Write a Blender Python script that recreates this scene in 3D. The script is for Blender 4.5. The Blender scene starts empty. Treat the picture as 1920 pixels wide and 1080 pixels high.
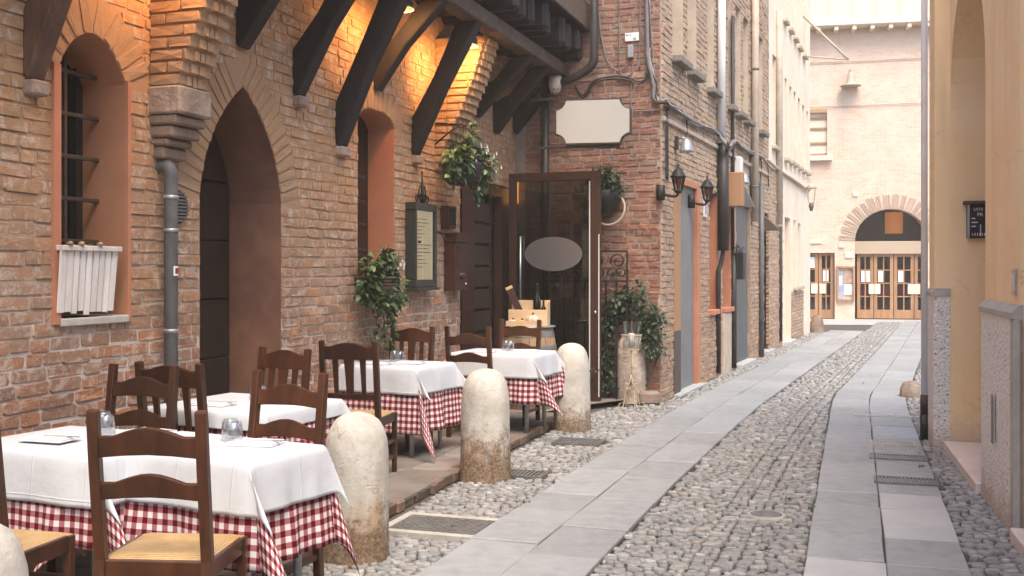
import bpy, math, random
import numpy as np
from mathutils import Vector, Matrix

# ------------------------------------------------------------------ camera, sky, sun, exposure
scene = bpy.context.scene
COL = scene.collection
EYE, FPX, HORIZON = 1.6, 2000.0, 505.0
cam_data = bpy.data.cameras.new('camera')
cam = bpy.data.objects.new('camera', cam_data)
COL.objects.link(cam)
cam.location = (0, 0, EYE)
cam.rotation_euler = (math.radians(90), 0, 0)
cam_data.sensor_width = 36.0
cam_data.lens = 37.5
cam_data.shift_y = -(540 - HORIZON) / 1920.0
cam_data.clip_start = 0.05
cam_data.clip_end = 600
scene.camera = cam

SUN_AZ = Vector((-0.11, 0.50, -0.86)).normalized()     # direction the light travels
world = bpy.data.worlds.new('World')
scene.world = world
world.use_nodes = True
wnt = world.node_tree
sky = wnt.nodes.new('ShaderNodeTexSky')
sky.sky_type = 'NISHITA'
sky.sun_disc = False
sky.sun_elevation = math.asin(-SUN_AZ.z)
sky.sun_rotation = math.atan2(-SUN_AZ.x, -SUN_AZ.y)
sky.air_density = 0.85
sky.dust_density = 2.6
sky.ozone_density = 0.4
wbg = wnt.nodes['Background']
wbg.inputs['Strength'].default_value = 0.15
wnt.links.new(sky.outputs[0], wbg.inputs[0])

sun_data = bpy.data.lights.new('sun', 'SUN')
sun_data.energy = 1.5
sun_data.angle = math.radians(35)
sun_data.color = (1.0, 0.90, 0.74)
sun = bpy.data.objects.new('sun', sun_data)
COL.objects.link(sun)
sun.rotation_euler = SUN_AZ.to_track_quat('-Z', 'Y').to_euler()
sun.location = (0, 0, 30)

scene.view_settings.view_transform = 'Standard'
scene.view_settings.look = 'None'
scene.view_settings.gamma = 1.0
scene.view_settings.use_curve_mapping = False
scene.view_settings.exposure = 1.46
scene.cycles.max_bounces = 6
scene.cycles.diffuse_bounces = 3
scene.cycles.transparent_max_bounces = 12
scene.cycles.use_denoising = True
scene.cycles.sample_clamp_indirect = 4.0

rng = random.Random(7)
U = rng.uniform

# ------------------------------------------------------------------ object helpers
def empty(name, loc=(0, 0, 0), rz=0.0):
    o = bpy.data.objects.new(name, None)
    COL.objects.link(o)
    o.location = loc
    o.rotation_euler = (0, 0, rz)
    o.empty_display_size = 0.1
    return o

def tag(o, label=None, cat=None, group=None, kind=None):
    if label: o['label'] = label
    if cat: o['category'] = cat
    if group: o['group'] = group
    if kind: o['kind'] = kind
    return o

def thing(name, label, cat, loc=(0, 0, 0), rz=0.0, group=None):
    return tag(empty(name, loc, rz), label, cat, group)

def copy_tree(o, parent=None):
    c = o.copy()
    COL.objects.link(c)
    c.parent = parent
    for ch in o.children:
        copy_tree(ch, c)
    return c

class MB:
    """collects geometry for ONE mesh"""
    def __init__(s):
        s.v = []; s.f = []; s.m = []; s.sm = []; s.slot = 0; s.smooth = False
    def add(s, vs, fs, smooth=None):
        b = len(s.v)
        s.v.extend([tuple(p) for p in vs])
        k = s.smooth if smooth is None else smooth
        for f in fs:
            s.f.append([i + b for i in f]); s.m.append(s.slot); s.sm.append(k)
        return s
    def box(s, c, d, rz=0.0, bev=0.0, R=None):
        hx, hy, hz = d[0] / 2, d[1] / 2, d[2] / 2
        if bev <= 0:
            vs = [(x * hx, y * hy, z * hz) for z in (-1, 1) for y in (-1, 1) for x in (-1, 1)]
            fs = [(0, 2, 3, 1), (4, 5, 7, 6), (0, 1, 5, 4), (2, 6, 7, 3), (0, 4, 6, 2), (1, 3, 7, 5)]
        else:
            vs, fs = chamfer_box(hx, hy, hz, min(bev, hx * .9, hy * .9, hz * .9))
        M = R if R is not None else (Matrix.Rotation(rz, 3, 'Z') if rz else None)
        cc = Vector(c)
        if M is not None:
            vs = [M @ Vector(p) + cc for p in vs]
        else:
            vs = [(p[0] + cc.x, p[1] + cc.y, p[2] + cc.z) for p in vs]
        return s.add(vs, fs)
    def span(s, x0, x1, y0, y1, z0, z1, bev=0.0):
        return s.box(((x0 + x1) / 2, (y0 + y1) / 2, (z0 + z1) / 2), (abs(x1 - x0), abs(y1 - y0), abs(z1 - z0)), bev=bev)
    def beam(s, p0, p1, w, h, up=(0, 0, 1), bev=0.0, w1=None, h1=None):
        """bar of rectangular section between two points, tapering to w1 x h1"""
        p0 = Vector(p0); p1 = Vector(p1); t = (p1 - p0).normalized()
        a = t.cross(Vector(up))
        if a.length < 1e-4: a = t.cross(Vector((1, 0, 0)))
        a.normalize(); b = a.cross(t).normalized()
        w1 = w if w1 is None else w1; h1 = h if h1 is None else h1
        if bev > 0:
            def ring(p, w, h):
                e = bev
                return [p + a * x + b * y for x, y in ((-w/2+e, -h/2), (w/2-e, -h/2), (w/2, -h/2+e), (w/2, h/2-e), (w/2-e, h/2), (-w/2+e, h/2), (-w/2, h/2-e), (-w/2, -h/2+e))]
            n = 8
        else:
            def ring(p, w, h):
                return [p + a * x + b * y for x, y in ((-w/2, -h/2), (w/2, -h/2), (w/2, h/2), (-w/2, h/2))]
            n = 4
        vs = ring(p0, w, h) + ring(p1, w1, h1)
        fs = [(i, (i + 1) % n, n + (i + 1) % n, n + i) for i in range(n)] + [tuple(range(n - 1, -1, -1)), tuple(range(n, 2 * n))]
        return s.add(vs, fs, False)
    def tube(s, pts, r, n=8, cap=True, radii=None):
        pts = [Vector(p) for p in pts]
        vs = []; ref = None
        for i, p in enumerate(pts):
            t = (pts[min(i + 1, len(pts) - 1)] - pts[max(i - 1, 0)])
            if t.length < 1e-9: t = Vector((0, 0, 1))
            t.normalize()
            if ref is None:
                ref = Vector((0, 0, 1)) if abs(t.z) < .9 else Vector((1, 0, 0))
            a = t.cross(ref)
            if a.length < 1e-4: a = t.cross(Vector((.3, 1, .2)))
            a.normalize(); b = a.cross(t).normalized(); ref = b
            rr = radii[i] if radii else r
            vs += [p + (a * math.cos(2 * math.pi * k / n) + b * math.sin(2 * math.pi * k / n)) * rr for k in range(n)]
        fs = []
        for i in range(len(pts) - 1):
            for k in range(n):
                fs.append((i * n + k, (i + 1) * n + k, (i + 1) * n + (k + 1) % n, i * n + (k + 1) % n))
        if cap:
            fs += [tuple(range(n)), tuple(range((len(pts) - 1) * n + n - 1, (len(pts) - 1) * n - 1, -1))]
        return s.add(vs, fs, True)
    def lathe(s, prof, c=(0, 0, 0), n=20, cap=True):
        c = Vector(c); vs = []
        for r, z in prof:
            vs += [c + Vector((r * math.cos(2 * math.pi * k / n), r * math.sin(2 * math.pi * k / n), z)) for k in range(n)]
        fs = []
        for i in range(len(prof) - 1):
            for k in range(n):
                fs.append((i * n + k, i * n + (k + 1) % n, (i + 1) * n + (k + 1) % n, (i + 1) * n + k))
        if cap:
            fs += [tuple(range(n - 1, -1, -1)), tuple(range((len(prof) - 1) * n, len(prof) * n))]
        return s.add(vs, fs, True)
    def prism(s, poly, y0, y1, smooth=False):
        """polygon in x,z extruded along y"""
        n = len(poly)
        vs = [(x, y0, z) for x, z in poly] + [(x, y1, z) for x, z in poly]
        fs = [tuple(range(n)), tuple(range(2 * n - 1, n - 1, -1))] + [(i, n + i, n + (i + 1) % n, (i + 1) % n) for i in range(n)]
        return s.add(vs, fs, smooth)
    def prismz(s, poly, z0, z1):
        n = len(poly)
        vs = [(x, y, z0) for x, y in poly] + [(x, y, z1) for x, y in poly]
        fs = [tuple(range(n - 1, -1, -1)), tuple(range(n, 2 * n))] + [(i, (i + 1) % n, n + (i + 1) % n, n + i) for i in range(n)]
        return s.add(vs, fs, False)
    def strip(s, poly, y0, y1):
        """open band following a polyline in x,z, from depth y0 to y1"""
        n = len(poly)
        vs = [(x, y0, z) for x, z in poly] + [(x, y1, z) for x, z in poly]
        return s.add(vs, [(i, i + 1, n + i + 1, n + i) for i in range(n - 1)], False)
    def mesh(s, name):
        me = bpy.data.meshes.new(name)
        me.from_pydata(s.v, [], s.f)
        me.polygons.foreach_set('material_index', s.m)
        me.polygons.foreach_set('use_smooth', s.sm)
        me.update()
        return me
    def build(s, name, mats, parent=None, kind=None, label=None, loc=None):
        me = s.mesh(name)
        for m in (mats if isinstance(mats, (list, tuple)) else [mats]):
            me.materials.append(m)
        o = bpy.data.objects.new(name, me)
        COL.objects.link(o)
        o.parent = parent
        if loc: o.location = loc
        if kind: o['kind'] = kind
        if label: o['label'] = label
        return o

def chamfer_box(hx, hy, hz, b):
    vs = []; ix = {}
    for sx in (-1, 1):
        for sy in (-1, 1):
            for sz in (-1, 1):
                for ax in range(3):
                    p = [sx * (hx - b), sy * (hy - b), sz * (hz - b)]
                    p[ax] = (sx * hx, sy * hy, sz * hz)[ax]
                    ix[(sx, sy, sz, ax)] = len(vs); vs.append(tuple(p))
    fs = []
    for ax in range(3):
        o = [i for i in range(3) if i != ax]
        for s in (-1, 1):
            loop = []
            for a, b2 in ((-1, -1), (1, -1), (1, 1), (-1, 1)):
                k = [0, 0, 0]; k[ax] = s; k[o[0]] = a; k[o[1]] = b2
                loop.append(ix[(k[0], k[1], k[2], ax)])
            fs.append(tuple(loop) if (s > 0) != (ax == 1) else tuple(reversed(loop)))
    for ax in range(3):                                   # edges parallel to ax
        o = [i for i in range(3) if i != ax]
        for a in (-1, 1):
            for b2 in (-1, 1):
                q = []
                for s, face in ((-1, o[0]), (1, o[0]), (1, o[1]), (-1, o[1])):
                    k = [0, 0, 0]; k[ax] = s; k[o[0]] = a; k[o[1]] = b2
                    q.append(ix[(k[0], k[1], k[2], face)])
                fs.append(tuple(q))
    for sx in (-1, 1):
        for sy in (-1, 1):
            for sz in (-1, 1):
                fs.append(tuple(ix[(sx, sy, sz, a)] for a in range(3)))
    # consistent outward winding
    out = []
    for f in fs:
        p = [Vector(vs[i]) for i in f]
        nrm = (p[1] - p[0]).cross(p[2] - p[0]); c = sum(p, Vector()) / len(p)
        out.append(f if nrm.dot(c) > 0 else tuple(reversed(f)))
    return vs, out

def np_mesh(name, V, F, mat, parent=None, kind=None, smooth=True, label=None):
    """V (n,3) float, F (m,k) int -> one object, fast"""
    me = bpy.data.meshes.new(name)
    k = F.shape[1]
    me.vertices.add(len(V)); me.vertices.foreach_set('co', V.astype(np.float32).ravel())
    me.loops.add(F.size); me.loops.foreach_set('vertex_index', F.astype(np.int32).ravel())
    me.polygons.add(len(F))
    me.polygons.foreach_set('loop_start', np.arange(0, F.size, k, dtype=np.int32))
    me.polygons.foreach_set('loop_total', np.full(len(F), k, dtype=np.int32))
    me.polygons.foreach_set('use_smooth', np.full(len(F), smooth))
    me.update(calc_edges=True); me.validate()
    for m in (mat if isinstance(mat, (list, tuple)) else [mat]): me.materials.append(m)
    o = bpy.data.objects.new(name, me); COL.objects.link(o); o.parent = parent
    if kind: o['kind'] = kind
    if label: o['label'] = label
    return o

class Frame:
    """vertical plane: x along the wall, y INTO the wall, z up"""
    def __init__(s, ox, oy, ex, ey):
        l = math.hypot(ex, ey); s.o = (ox, oy); s.e = (ex / l, ey / l); s.n = (-ey / l, ex / l)
        s.ang = math.atan2(ey, ex)
    def W(s, px, py=505, q=0.0):
        k = (px - 960) / FPX
        Y = (s.o[0] * s.n[0] + s.o[1] * s.n[1] - q) / (k * s.n[0] + s.n[1])
        x = (k * Y - s.o[0]) * s.e[0] + (Y - s.o[1]) * s.e[1]
        return x, EYE - (py - HORIZON) / FPX * Y
    def x(s, px, q=0.0): return s.W(px, 505, q)[0]
    def P(s, px, py, q=0.0):
        x, z = s.W(px, py, q); return (x, -q, z)
    def pt(s, x, y, z):
        return Vector((s.o[0] + x * s.e[0] + y * s.n[0], s.o[1] + x * s.e[1] + y * s.n[1], z))

def pix(p):
    return 960 + FPX * p[0] / p[1], HORIZON - (p[2] - EYE) * FPX / p[1]

def smooth_path(pts, n=6):
    pts = [Vector(p) for p in pts]; out = []
    for i in range(len(pts) - 1):
        a = pts[max(i - 1, 0)]; b = pts[i]; c = pts[i + 1]; d = pts[min(i + 2, len(pts) - 1)]
        for k in range(n):
            t = k / n
            out.append(.5 * ((2 * b) + (c - a) * t + (2 * a - 5 * b + 4 * c - d) * t * t + (3 * b - a - 3 * c + d) * t ** 3))
    out.append(pts[-1])
    return out

def arc(cx, cz, r, a0, a1, n):
    return [(cx + r * math.cos(math.radians(a0 + (a1 - a0) * i / n)), cz + r * math.sin(math.radians(a0 + (a1 - a0) * i / n))) for i in range(n + 1)]

def spiral(cx, cz, r0, r1, a0, a1, n=14):
    return [(cx + (r0 + (r1 - r0) * i / n) * math.cos(math.radians(a0 + (a1 - a0) * i / n)), cz + (r0 + (r1 - r0) * i / n) * math.sin(math.radians(a0 + (a1 - a0) * i / n))) for i in range(n + 1)]
# ------------------------------------------------------------------ materials
class NT:
    def __init__(s, name):
        s.mat = bpy.data.materials.new(name); s.mat.use_nodes = True
        s.t = s.mat.node_tree; s.bsdf = s.t.nodes['Principled BSDF']; s.out = s.t.nodes['Material Output']
        s._pos = None
    def n(s, typ, **kw):
        nd = s.t.nodes.new(typ)
        for k, v in kw.items(): setattr(nd, k, v)
        return nd
    def set(s, sock, v):
        if isinstance(v, bpy.types.NodeSocket): s.t.links.new(v, sock)
        elif isinstance(v, (tuple, list)): sock.default_value = tuple(v) if len(v) != 3 or sock.type == 'VECTOR' else (*v, 1)
        else: sock.default_value = v
    def pos(s):
        if s._pos is None: s._pos = s.n('ShaderNodeNewGeometry').outputs['Position']
        return s._pos
    def noise(s, scale, detail=4, rough=.55, vec=None, col=False, dist=0):
        nd = s.n('ShaderNodeTexNoise')
        s.set(nd.inputs['Vector'], vec or s.pos()); s.set(nd.inputs['Scale'], scale); s.set(nd.inputs['Detail'], detail)
        s.set(nd.inputs['Roughness'], rough); s.set(nd.inputs['Distortion'], dist)
        return nd.outputs['Color' if col else 'Fac']
    def ramp(s, f, stops, interp='LINEAR'):
        nd = s.n('ShaderNodeValToRGB'); cr = nd.color_ramp; cr.interpolation = interp
        while len(cr.elements) < len(stops): cr.elements.new(.5)
        for e, (p, c) in zip(cr.elements, stops):
            e.position = p; e.color = (c, c, c, 1) if isinstance(c, (int, float)) else (*c, 1)
        s.set(nd.inputs[0], f); return nd.outputs['Color']
    def math(s, op, a, b=0.0, c=None, clamp=False):
        nd = s.n('ShaderNodeMath', operation=op, use_clamp=clamp)
        s.set(nd.inputs[0], a); s.set(nd.inputs[1], b)
        if c is not None: s.set(nd.inputs[2], c)
        return nd.outputs[0]
    def mix(s, f, a, b, mode='MIX'):
        nd = s.n('ShaderNodeMix', data_type='RGBA', blend_type=mode)
        s.set(nd.inputs[0], f); s.set(nd.inputs[6], a); s.set(nd.inputs[7], b)
        return nd.outputs[2]
    def maprange(s, v, a, b, c=0.0, d=1.0):
        nd = s.n('ShaderNodeMapRange', interpolation_type='SMOOTHSTEP')
        for i, q in enumerate((v, a, b, c, d)): s.set(nd.inputs[i], q)
        return nd.outputs[0]
    def z(s):
        nd = s.n('ShaderNodeSeparateXYZ'); s.set(nd.inputs[0], s.pos()); return nd.outputs[2]
    def rnd(s):
        a = s.n('ShaderNodeObjectInfo').outputs['Random']; b = s.n('ShaderNodeNewGeometry').outputs['Random Per Island']
        return s.math('FRACT', s.math('ADD', a, s.math('MULTIPLY', b, 7.31)))
    def bump(s, h, strength=.3, dist=.01):
        nd = s.n('ShaderNodeBump'); s.set(nd.inputs['Height'], h); s.set(nd.inputs['Strength'], strength); s.set(nd.inputs['Distance'], dist)
        s.t.links.new(nd.outputs[0], s.bsdf.inputs['Normal'])
    def done(s, col=None, rough=None, **kw):
        if col is not None: s.set(s.bsdf.inputs['Base Color'], col)
        if rough is not None: s.set(s.bsdf.inputs['Roughness'], rough)
        for k, v in kw.items(): s.set(s.bsdf.inputs[k.replace('_', ' ')], v)
        return s.mat

def surf(name, c, rough=.7, var=.25, scale=5, c2=None, c2amt=.5, c2scale=2, bump=.15, bscale=60, bdist=.004, metal=0.0, rnd=0.0, spec=.4, stretch=None):
    """plain painted / mineral surface: tone drift, patches of a second tone, fine relief"""
    t = NT(name)
    vec = None
    if stretch:
        mp = t.n('ShaderNodeMapping'); t.set(mp.inputs[0], t.pos()); mp.inputs['Scale'].default_value = stretch; vec = mp.outputs[0]
    n1 = t.noise(scale, 6, .62, vec)
    lo = tuple(v * (1 - var) for v in c); hi = tuple(min(1, v * (1 + var)) for v in c)
    col = t.ramp(n1, [(.28, lo), (.72, hi)])
    if c2:
        f = t.ramp(t.noise(c2scale, 6, .68), [(.5 - c2amt * .25, 0.0), (.78 - c2amt * .2, 1.0)])
        col = t.mix(t.math('MULTIPLY', f, min(1, c2amt * 1.3)), col, c2)
    if rnd:
        r = t.rnd()
        k = t.math('MULTIPLY_ADD', r, 2 * rnd, 1 - rnd)
        nd = t.n('ShaderNodeVectorMath', operation='SCALE'); t.set(nd.inputs[0], col); t.set(nd.inputs['Scale'], k); col = nd.outputs[0]
    t.bump(t.noise(bscale, 5, .6, vec), bump, bdist)
    return t.done(col, rough, Metallic=metal, **{'Specular_IOR_Level': spec})

def brick_mat(name, stops, wash, wash_lo, wash_hi, zlo, zhi, dirt=(.07, .05, .04), dirtamt=.4, bump=.6, speck=.35, pale=(.52, .42, .34), smear=.0, smear_col=(.5, .42, .35), glow_tint=None):
    t = NT(name)
    r = t.rnd()
    col = t.ramp(r, stops, 'LINEAR')
    n = t.noise(24, 7, .75)
    col = t.mix(t.ramp(n, [(.35, 0.0), (.75, .8)]), col, t.mix(.55, col, dirt))
    # chips and lime specks
    n2 = t.noise(42, 6, .78)
    sp = t.ramp(n2, [(.55, 0.0), (.66, 1.0)])
    col = t.mix(t.math('MULTIPLY', sp, speck), col, pale)
    # lime and dust wash, heavier high up the wall
    w = t.maprange(t.z(), zlo, zhi, wash_lo, wash_hi)
    nw = t.ramp(t.noise(3.3, 7, .7, dist=.4), [(.22, .45), (.65, 1.0)])
    fine = t.ramp(t.noise(30, 5, .7), [(.3, .55), (.62, 1.0)])
    col = t.mix(t.math('MULTIPLY', t.math('MULTIPLY', w, nw), fine), col, t.mix(t.ramp(t.noise(7, 6, .7), [(.3, 0.0), (.7, 1.0)]), wash, tuple(v * .72 for v in wash)))
    if glow_tint:
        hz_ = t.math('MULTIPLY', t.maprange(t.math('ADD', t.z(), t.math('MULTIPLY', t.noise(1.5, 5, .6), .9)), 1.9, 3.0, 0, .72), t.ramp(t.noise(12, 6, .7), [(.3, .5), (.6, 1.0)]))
        col = t.mix(hz_, col, glow_tint)  # orange lamp glow painted into the bricks, stronger up the wall
    if smear:
        col = t.mix(t.math('MULTIPLY', t.ramp(t.noise(9, 8, .78, dist=.8), [(.50, 0.0), (.60, 1.0)]), smear), col, smear_col)
    nd = t.ramp(t.noise(1.7, 5, .7), [(.5, 0.0), (.72, 1.0)])
    col = t.mix(t.math('MULTIPLY', nd, dirtamt), col, dirt)
    t.bump(t.math('ADD', t.noise(34, 7, .8), t.math('MULTIPLY', t.noise(150, 3, .6), .4)), bump, .016)
    return t.done(col, .92, **{'Specular_IOR_Level': .2})

def glass_mat(name, tint=(.9, .95, .95), opacity=.12, rough=.02):
    t = NT(name)
    tr = t.n('ShaderNodeBsdfTransparent'); tr.inputs[0].default_value = (*tint, 1)
    gl = t.n('ShaderNodeBsdfGlossy'); gl.inputs['Roughness'].default_value = rough
    fr = t.n('ShaderNodeFresnel'); fr.inputs[0].default_value = 1.5
    f = t.math('MULTIPLY_ADD', fr.outputs[0], .9, opacity, clamp=True)
    mx = t.n('ShaderNodeMixShader'); t.set(mx.inputs[0], f); t.t.links.new(tr.outputs[0], mx.inputs[1]); t.t.links.new(gl.outputs[0], mx.inputs[2])
    t.t.links.new(mx.outputs[0], t.out.inputs[0])
    return t.mat

def wood_mat(name, c, c2, scale=14, rough=.45, stretch=(1, 1, .12), rnd=.2, bump=.15, coat=0.0, spec=.4):
    t = NT(name)
    tc = t.n('ShaderNodeTexCoord').outputs['Object']
    mp = t.n('ShaderNodeMapping'); t.set(mp.inputs[0], tc); mp.inputs['Scale'].default_value = stretch
    n = t.noise(scale, 6, .65, mp.outputs[0], dist=.6)
    col = t.ramp(n, [(.3, c), (.7, c2)])
    if rnd:
        k = t.math('MULTIPLY_ADD', t.rnd(), 2 * rnd, 1 - rnd)
        nd = t.n('ShaderNodeVectorMath', operation='SCALE'); t.set(nd.inputs[0], col); t.set(nd.inputs['Scale'], k); col = nd.outputs[0]
    t.bump(t.noise(scale * 4, 4, .6, mp.outputs[0]), bump, .004)
    return t.done(col, rough, Coat_Weight=coat, Coat_Roughness=.25, **{'Specular_IOR_Level': spec})

def emit_mat(name, c, strength, base=(.8, .6, .4)):
    t = NT(name)
    return t.done(base, .5, Emission_Color=(*c, 1), Emission_Strength=strength)

M = {}
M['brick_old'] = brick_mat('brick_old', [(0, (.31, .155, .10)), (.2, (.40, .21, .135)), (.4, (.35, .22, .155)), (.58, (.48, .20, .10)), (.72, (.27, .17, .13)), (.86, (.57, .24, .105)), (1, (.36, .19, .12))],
                           (.56, .385, .255), .06, .80, .75, 1.75, dirtamt=.2, speck=.7, pale=(.62, .54, .46), smear=.62, smear_col=(.64, .56, .48), bump=.8, glow_tint=(.52, .295, .135))
def mortar_old():
    t = NT('mortar_old')
    lo = t.ramp(t.noise(12, 7, .7), [(.3, (.52, .45, .39)), (.7, (.74, .67, .60))])
    hi = t.ramp(t.noise(7, 7, .72), [(.3, (.35, .25, .185)), (.7, (.52, .40, .305))])
    col = t.mix(t.maprange(t.z(), .9, 1.8), lo, hi)
    col = t.mix(t.maprange(t.math('ADD', t.z(), t.math('MULTIPLY', t.noise(1.5, 5, .6), .9)), 1.9, 3.0, 0, .7), col, (.50, .29, .14))  # the same lamp glow painted into the upper mortar
    t.bump(t.math('ADD', t.noise(30, 7, .8), t.math('MULTIPLY', t.noise(150, 3, .6), .4)), .9, .016)
    return t.done(col, .95, **{'Specular_IOR_Level': .2})
M['mortar_old'] = mortar_old()
M['brick_pale'] = brick_mat('brick_pale', [(0, (.52, .36, .26)), (.5, (.6, .45, .34)), (1, (.48, .31, .22))], (.62, .52, .43), .4, .4, 1, 2.4, dirtamt=.1)
M['brick_arch'] = brick_mat('brick_arch', [(0, (.36, .235, .165)), (.5, (.44, .30, .215)), (1, (.33, .205, .145))], (.50, .37, .27), .5, .75, 1, 2.4, dirtamt=.25, smear=.4, smear_col=(.46, .34, .24), bump=.8, glow_tint=(.52, .30, .14))
M['brick_red'] = brick_mat('brick_red', [(0, (.25, .09, .065)), (.25, (.34, .125, .08)), (.45, (.24, .105, .085)), (.62, (.40, .17, .10)), (.8, (.38, .22, .155)), (1, (.17, .085, .07))],
                           (.37, .28, .225), .12, .36, 1.2, 4.5, dirtamt=.35, smear=.35, smear_col=(.42, .36, .31))
M['mortar_grey'] = surf('mortar_grey', (.36, .30, .25), .95, .25, 10, (.28, .2, .16), .6, 3, .5, 60, .006)
M['brick_brown'] = brick_mat('brick_brown', [(0, (.38, .24, .155)), (.3, (.48, .32, .215)), (.55, (.37, .24, .17)), (.8, (.52, .33, .21)), (1, (.31, .20, .145))],
                             (.60, .46, .335), .12, .72, .8, 3.2, dirtamt=.16, smear=.4, smear_col=(.54, .45, .37))
M['mortar_brown'] = surf('mortar_brown', (.48, .39, .31), .95, .25, 9, (.34, .25, .19), .6, 2.5, .5, 60, .006)
M['plaster_orange'] = surf('plaster_orange', (.46, .20, .115), .85, .14, 3, (.44, .16, .085), .5, 2, .15, 70, .003)
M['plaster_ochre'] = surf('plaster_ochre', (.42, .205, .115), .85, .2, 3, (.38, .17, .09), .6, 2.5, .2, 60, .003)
M['plaster_rust'] = surf('plaster_rust', (.25, .12, .075), .85, .3, 2.5, (.15, .075, .055), .7, 1.6, .2, 60, .004)
def yellow_plaster():
    t = NT('plaster_yellow')
    col = t.ramp(t.noise(1.3, 7, .68), [(.3, (.85, .60, .32)), (.55, (.88, .66, .40)), (.75, (.88, .71, .48))])
    st = t.n('ShaderNodeMapping'); t.set(st.inputs[0], t.pos()); st.inputs['Scale'].default_value = (5, 5, .35)
    col = t.mix(t.math('MULTIPLY', t.ramp(t.noise(1.2, 6, .7, st.outputs[0]), [(.48, 0.0), (.72, 1.0)]), .4), col, (.66, .44, .25))
    col = t.mix(t.math('MULTIPLY', t.ramp(t.noise(16, 7, .8), [(.55, 0.0), (.7, 1.0)]), .25), col, (.62, .47, .33))
    h = t.math('ADD', t.z(), t.math('MULTIPLY_ADD', t.noise(4, 7, .8), -1.1, .55))
    col = t.mix(t.maprange(h, .45, .05, 0, .6), col, (.52, .40, .31))
    v = t.n('ShaderNodeTexVoronoi', feature='DISTANCE_TO_EDGE'); v.inputs['Scale'].default_value = 1.1
    vv = t.n('ShaderNodeVectorMath', operation='ADD'); t.set(vv.inputs[0], t.pos()); nz = t.n('ShaderNodeVectorMath', operation='SCALE'); t.set(nz.inputs[0], t.noise(2.5, 6, .65, col=True)); nz.inputs['Scale'].default_value = .9
    t.set(vv.inputs[1], nz.outputs[0]); t.set(v.inputs['Vector'], vv.outputs[0])
    cr = t.math('MULTIPLY', t.ramp(v.outputs['Distance'], [(0, 1.0), (.008, 0.0)]), t.ramp(t.noise(1.6), [(.5, 0.0), (.6, 1.0)]))
    col = t.mix(t.math('MULTIPLY', cr, .55), col, (.36, .24, .15))
    t.bump(t.math('SUBTRACT', t.noise(26, 7, .7), cr), .25, .008)
    return t.done(col, .88, **{'Specular_IOR_Level': .2})
M['plaster_yellow'] = yellow_plaster()
M['plaster_cream'] = surf('plaster_cream', (.78, .68, .55), .85, .10, 2, (.68, .56, .42), .5, 1.4, .12, 50, .004)
M['plaster_glow'] = surf('plaster_glow', (.76, .61, .43), .85, .08, 2, bump=.1)  # warm glow at the street's end put into the wall colour
M['plaster_dark'] = surf('plaster_dark', (.15, .09, .06), .9, .3, 4)
M['peel'] = surf('peel', (.55, .47, .42), .9, .15, 6)
M['slab'] = surf('slab', (.255, .27, .28), .6, .26, 9, (.32, .33, .34), .6, 1.1, .35, 45, .005, rnd=.10, spec=.45)
M['slab_pale'] = surf('slab_pale', (.42, .425, .43), .6, .1, 5, (.36, .365, .37), .5, 2, .15, 90, .003, rnd=.08)
M['slab_worn'] = surf('slab_worn', (.17, .145, .125), .8, .3, 5, (.27, .245, .22), .6, 1.8, .4, 35, .008, rnd=.25)
M['kerb'] = surf('kerb', (.2, .13, .095), .85, .35, 9, (.11, .08, .065), .6, 4, .6, 30, .01, rnd=.3)
M['dirt'] = surf('dirt', (.08, .073, .063), .97, .3, 14, (.10, .085, .07), .5, 3, .6, 90, .006)
def cobble_mat():
    t = NT('cobble')
    r = t.rnd()
    col = t.ramp(r, [(0, (.22, .22, .22)), (.2, (.30, .30, .30)), (.42, (.25, .248, .243)), (.6, (.37, .37, .37)), (.75, (.22, .23, .238)), (.88, (.31, .285, .255)), (.95, (.46, .455, .445)), (1, (.26, .215, .185))])
    col = t.mix(t.ramp(t.noise(28, 5, .65), [(.4, 0.0), (.75, .6)]), col, (.11, .10, .09))
    t.bump(t.noise(70, 5, .6), .25, .005)
    return t.done(col, t.ramp(t.noise(6), [(.3, .42), (.7, .68)]), **{'Specular_IOR_Level': .45})
M['cobble'] = cobble_mat()
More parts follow.
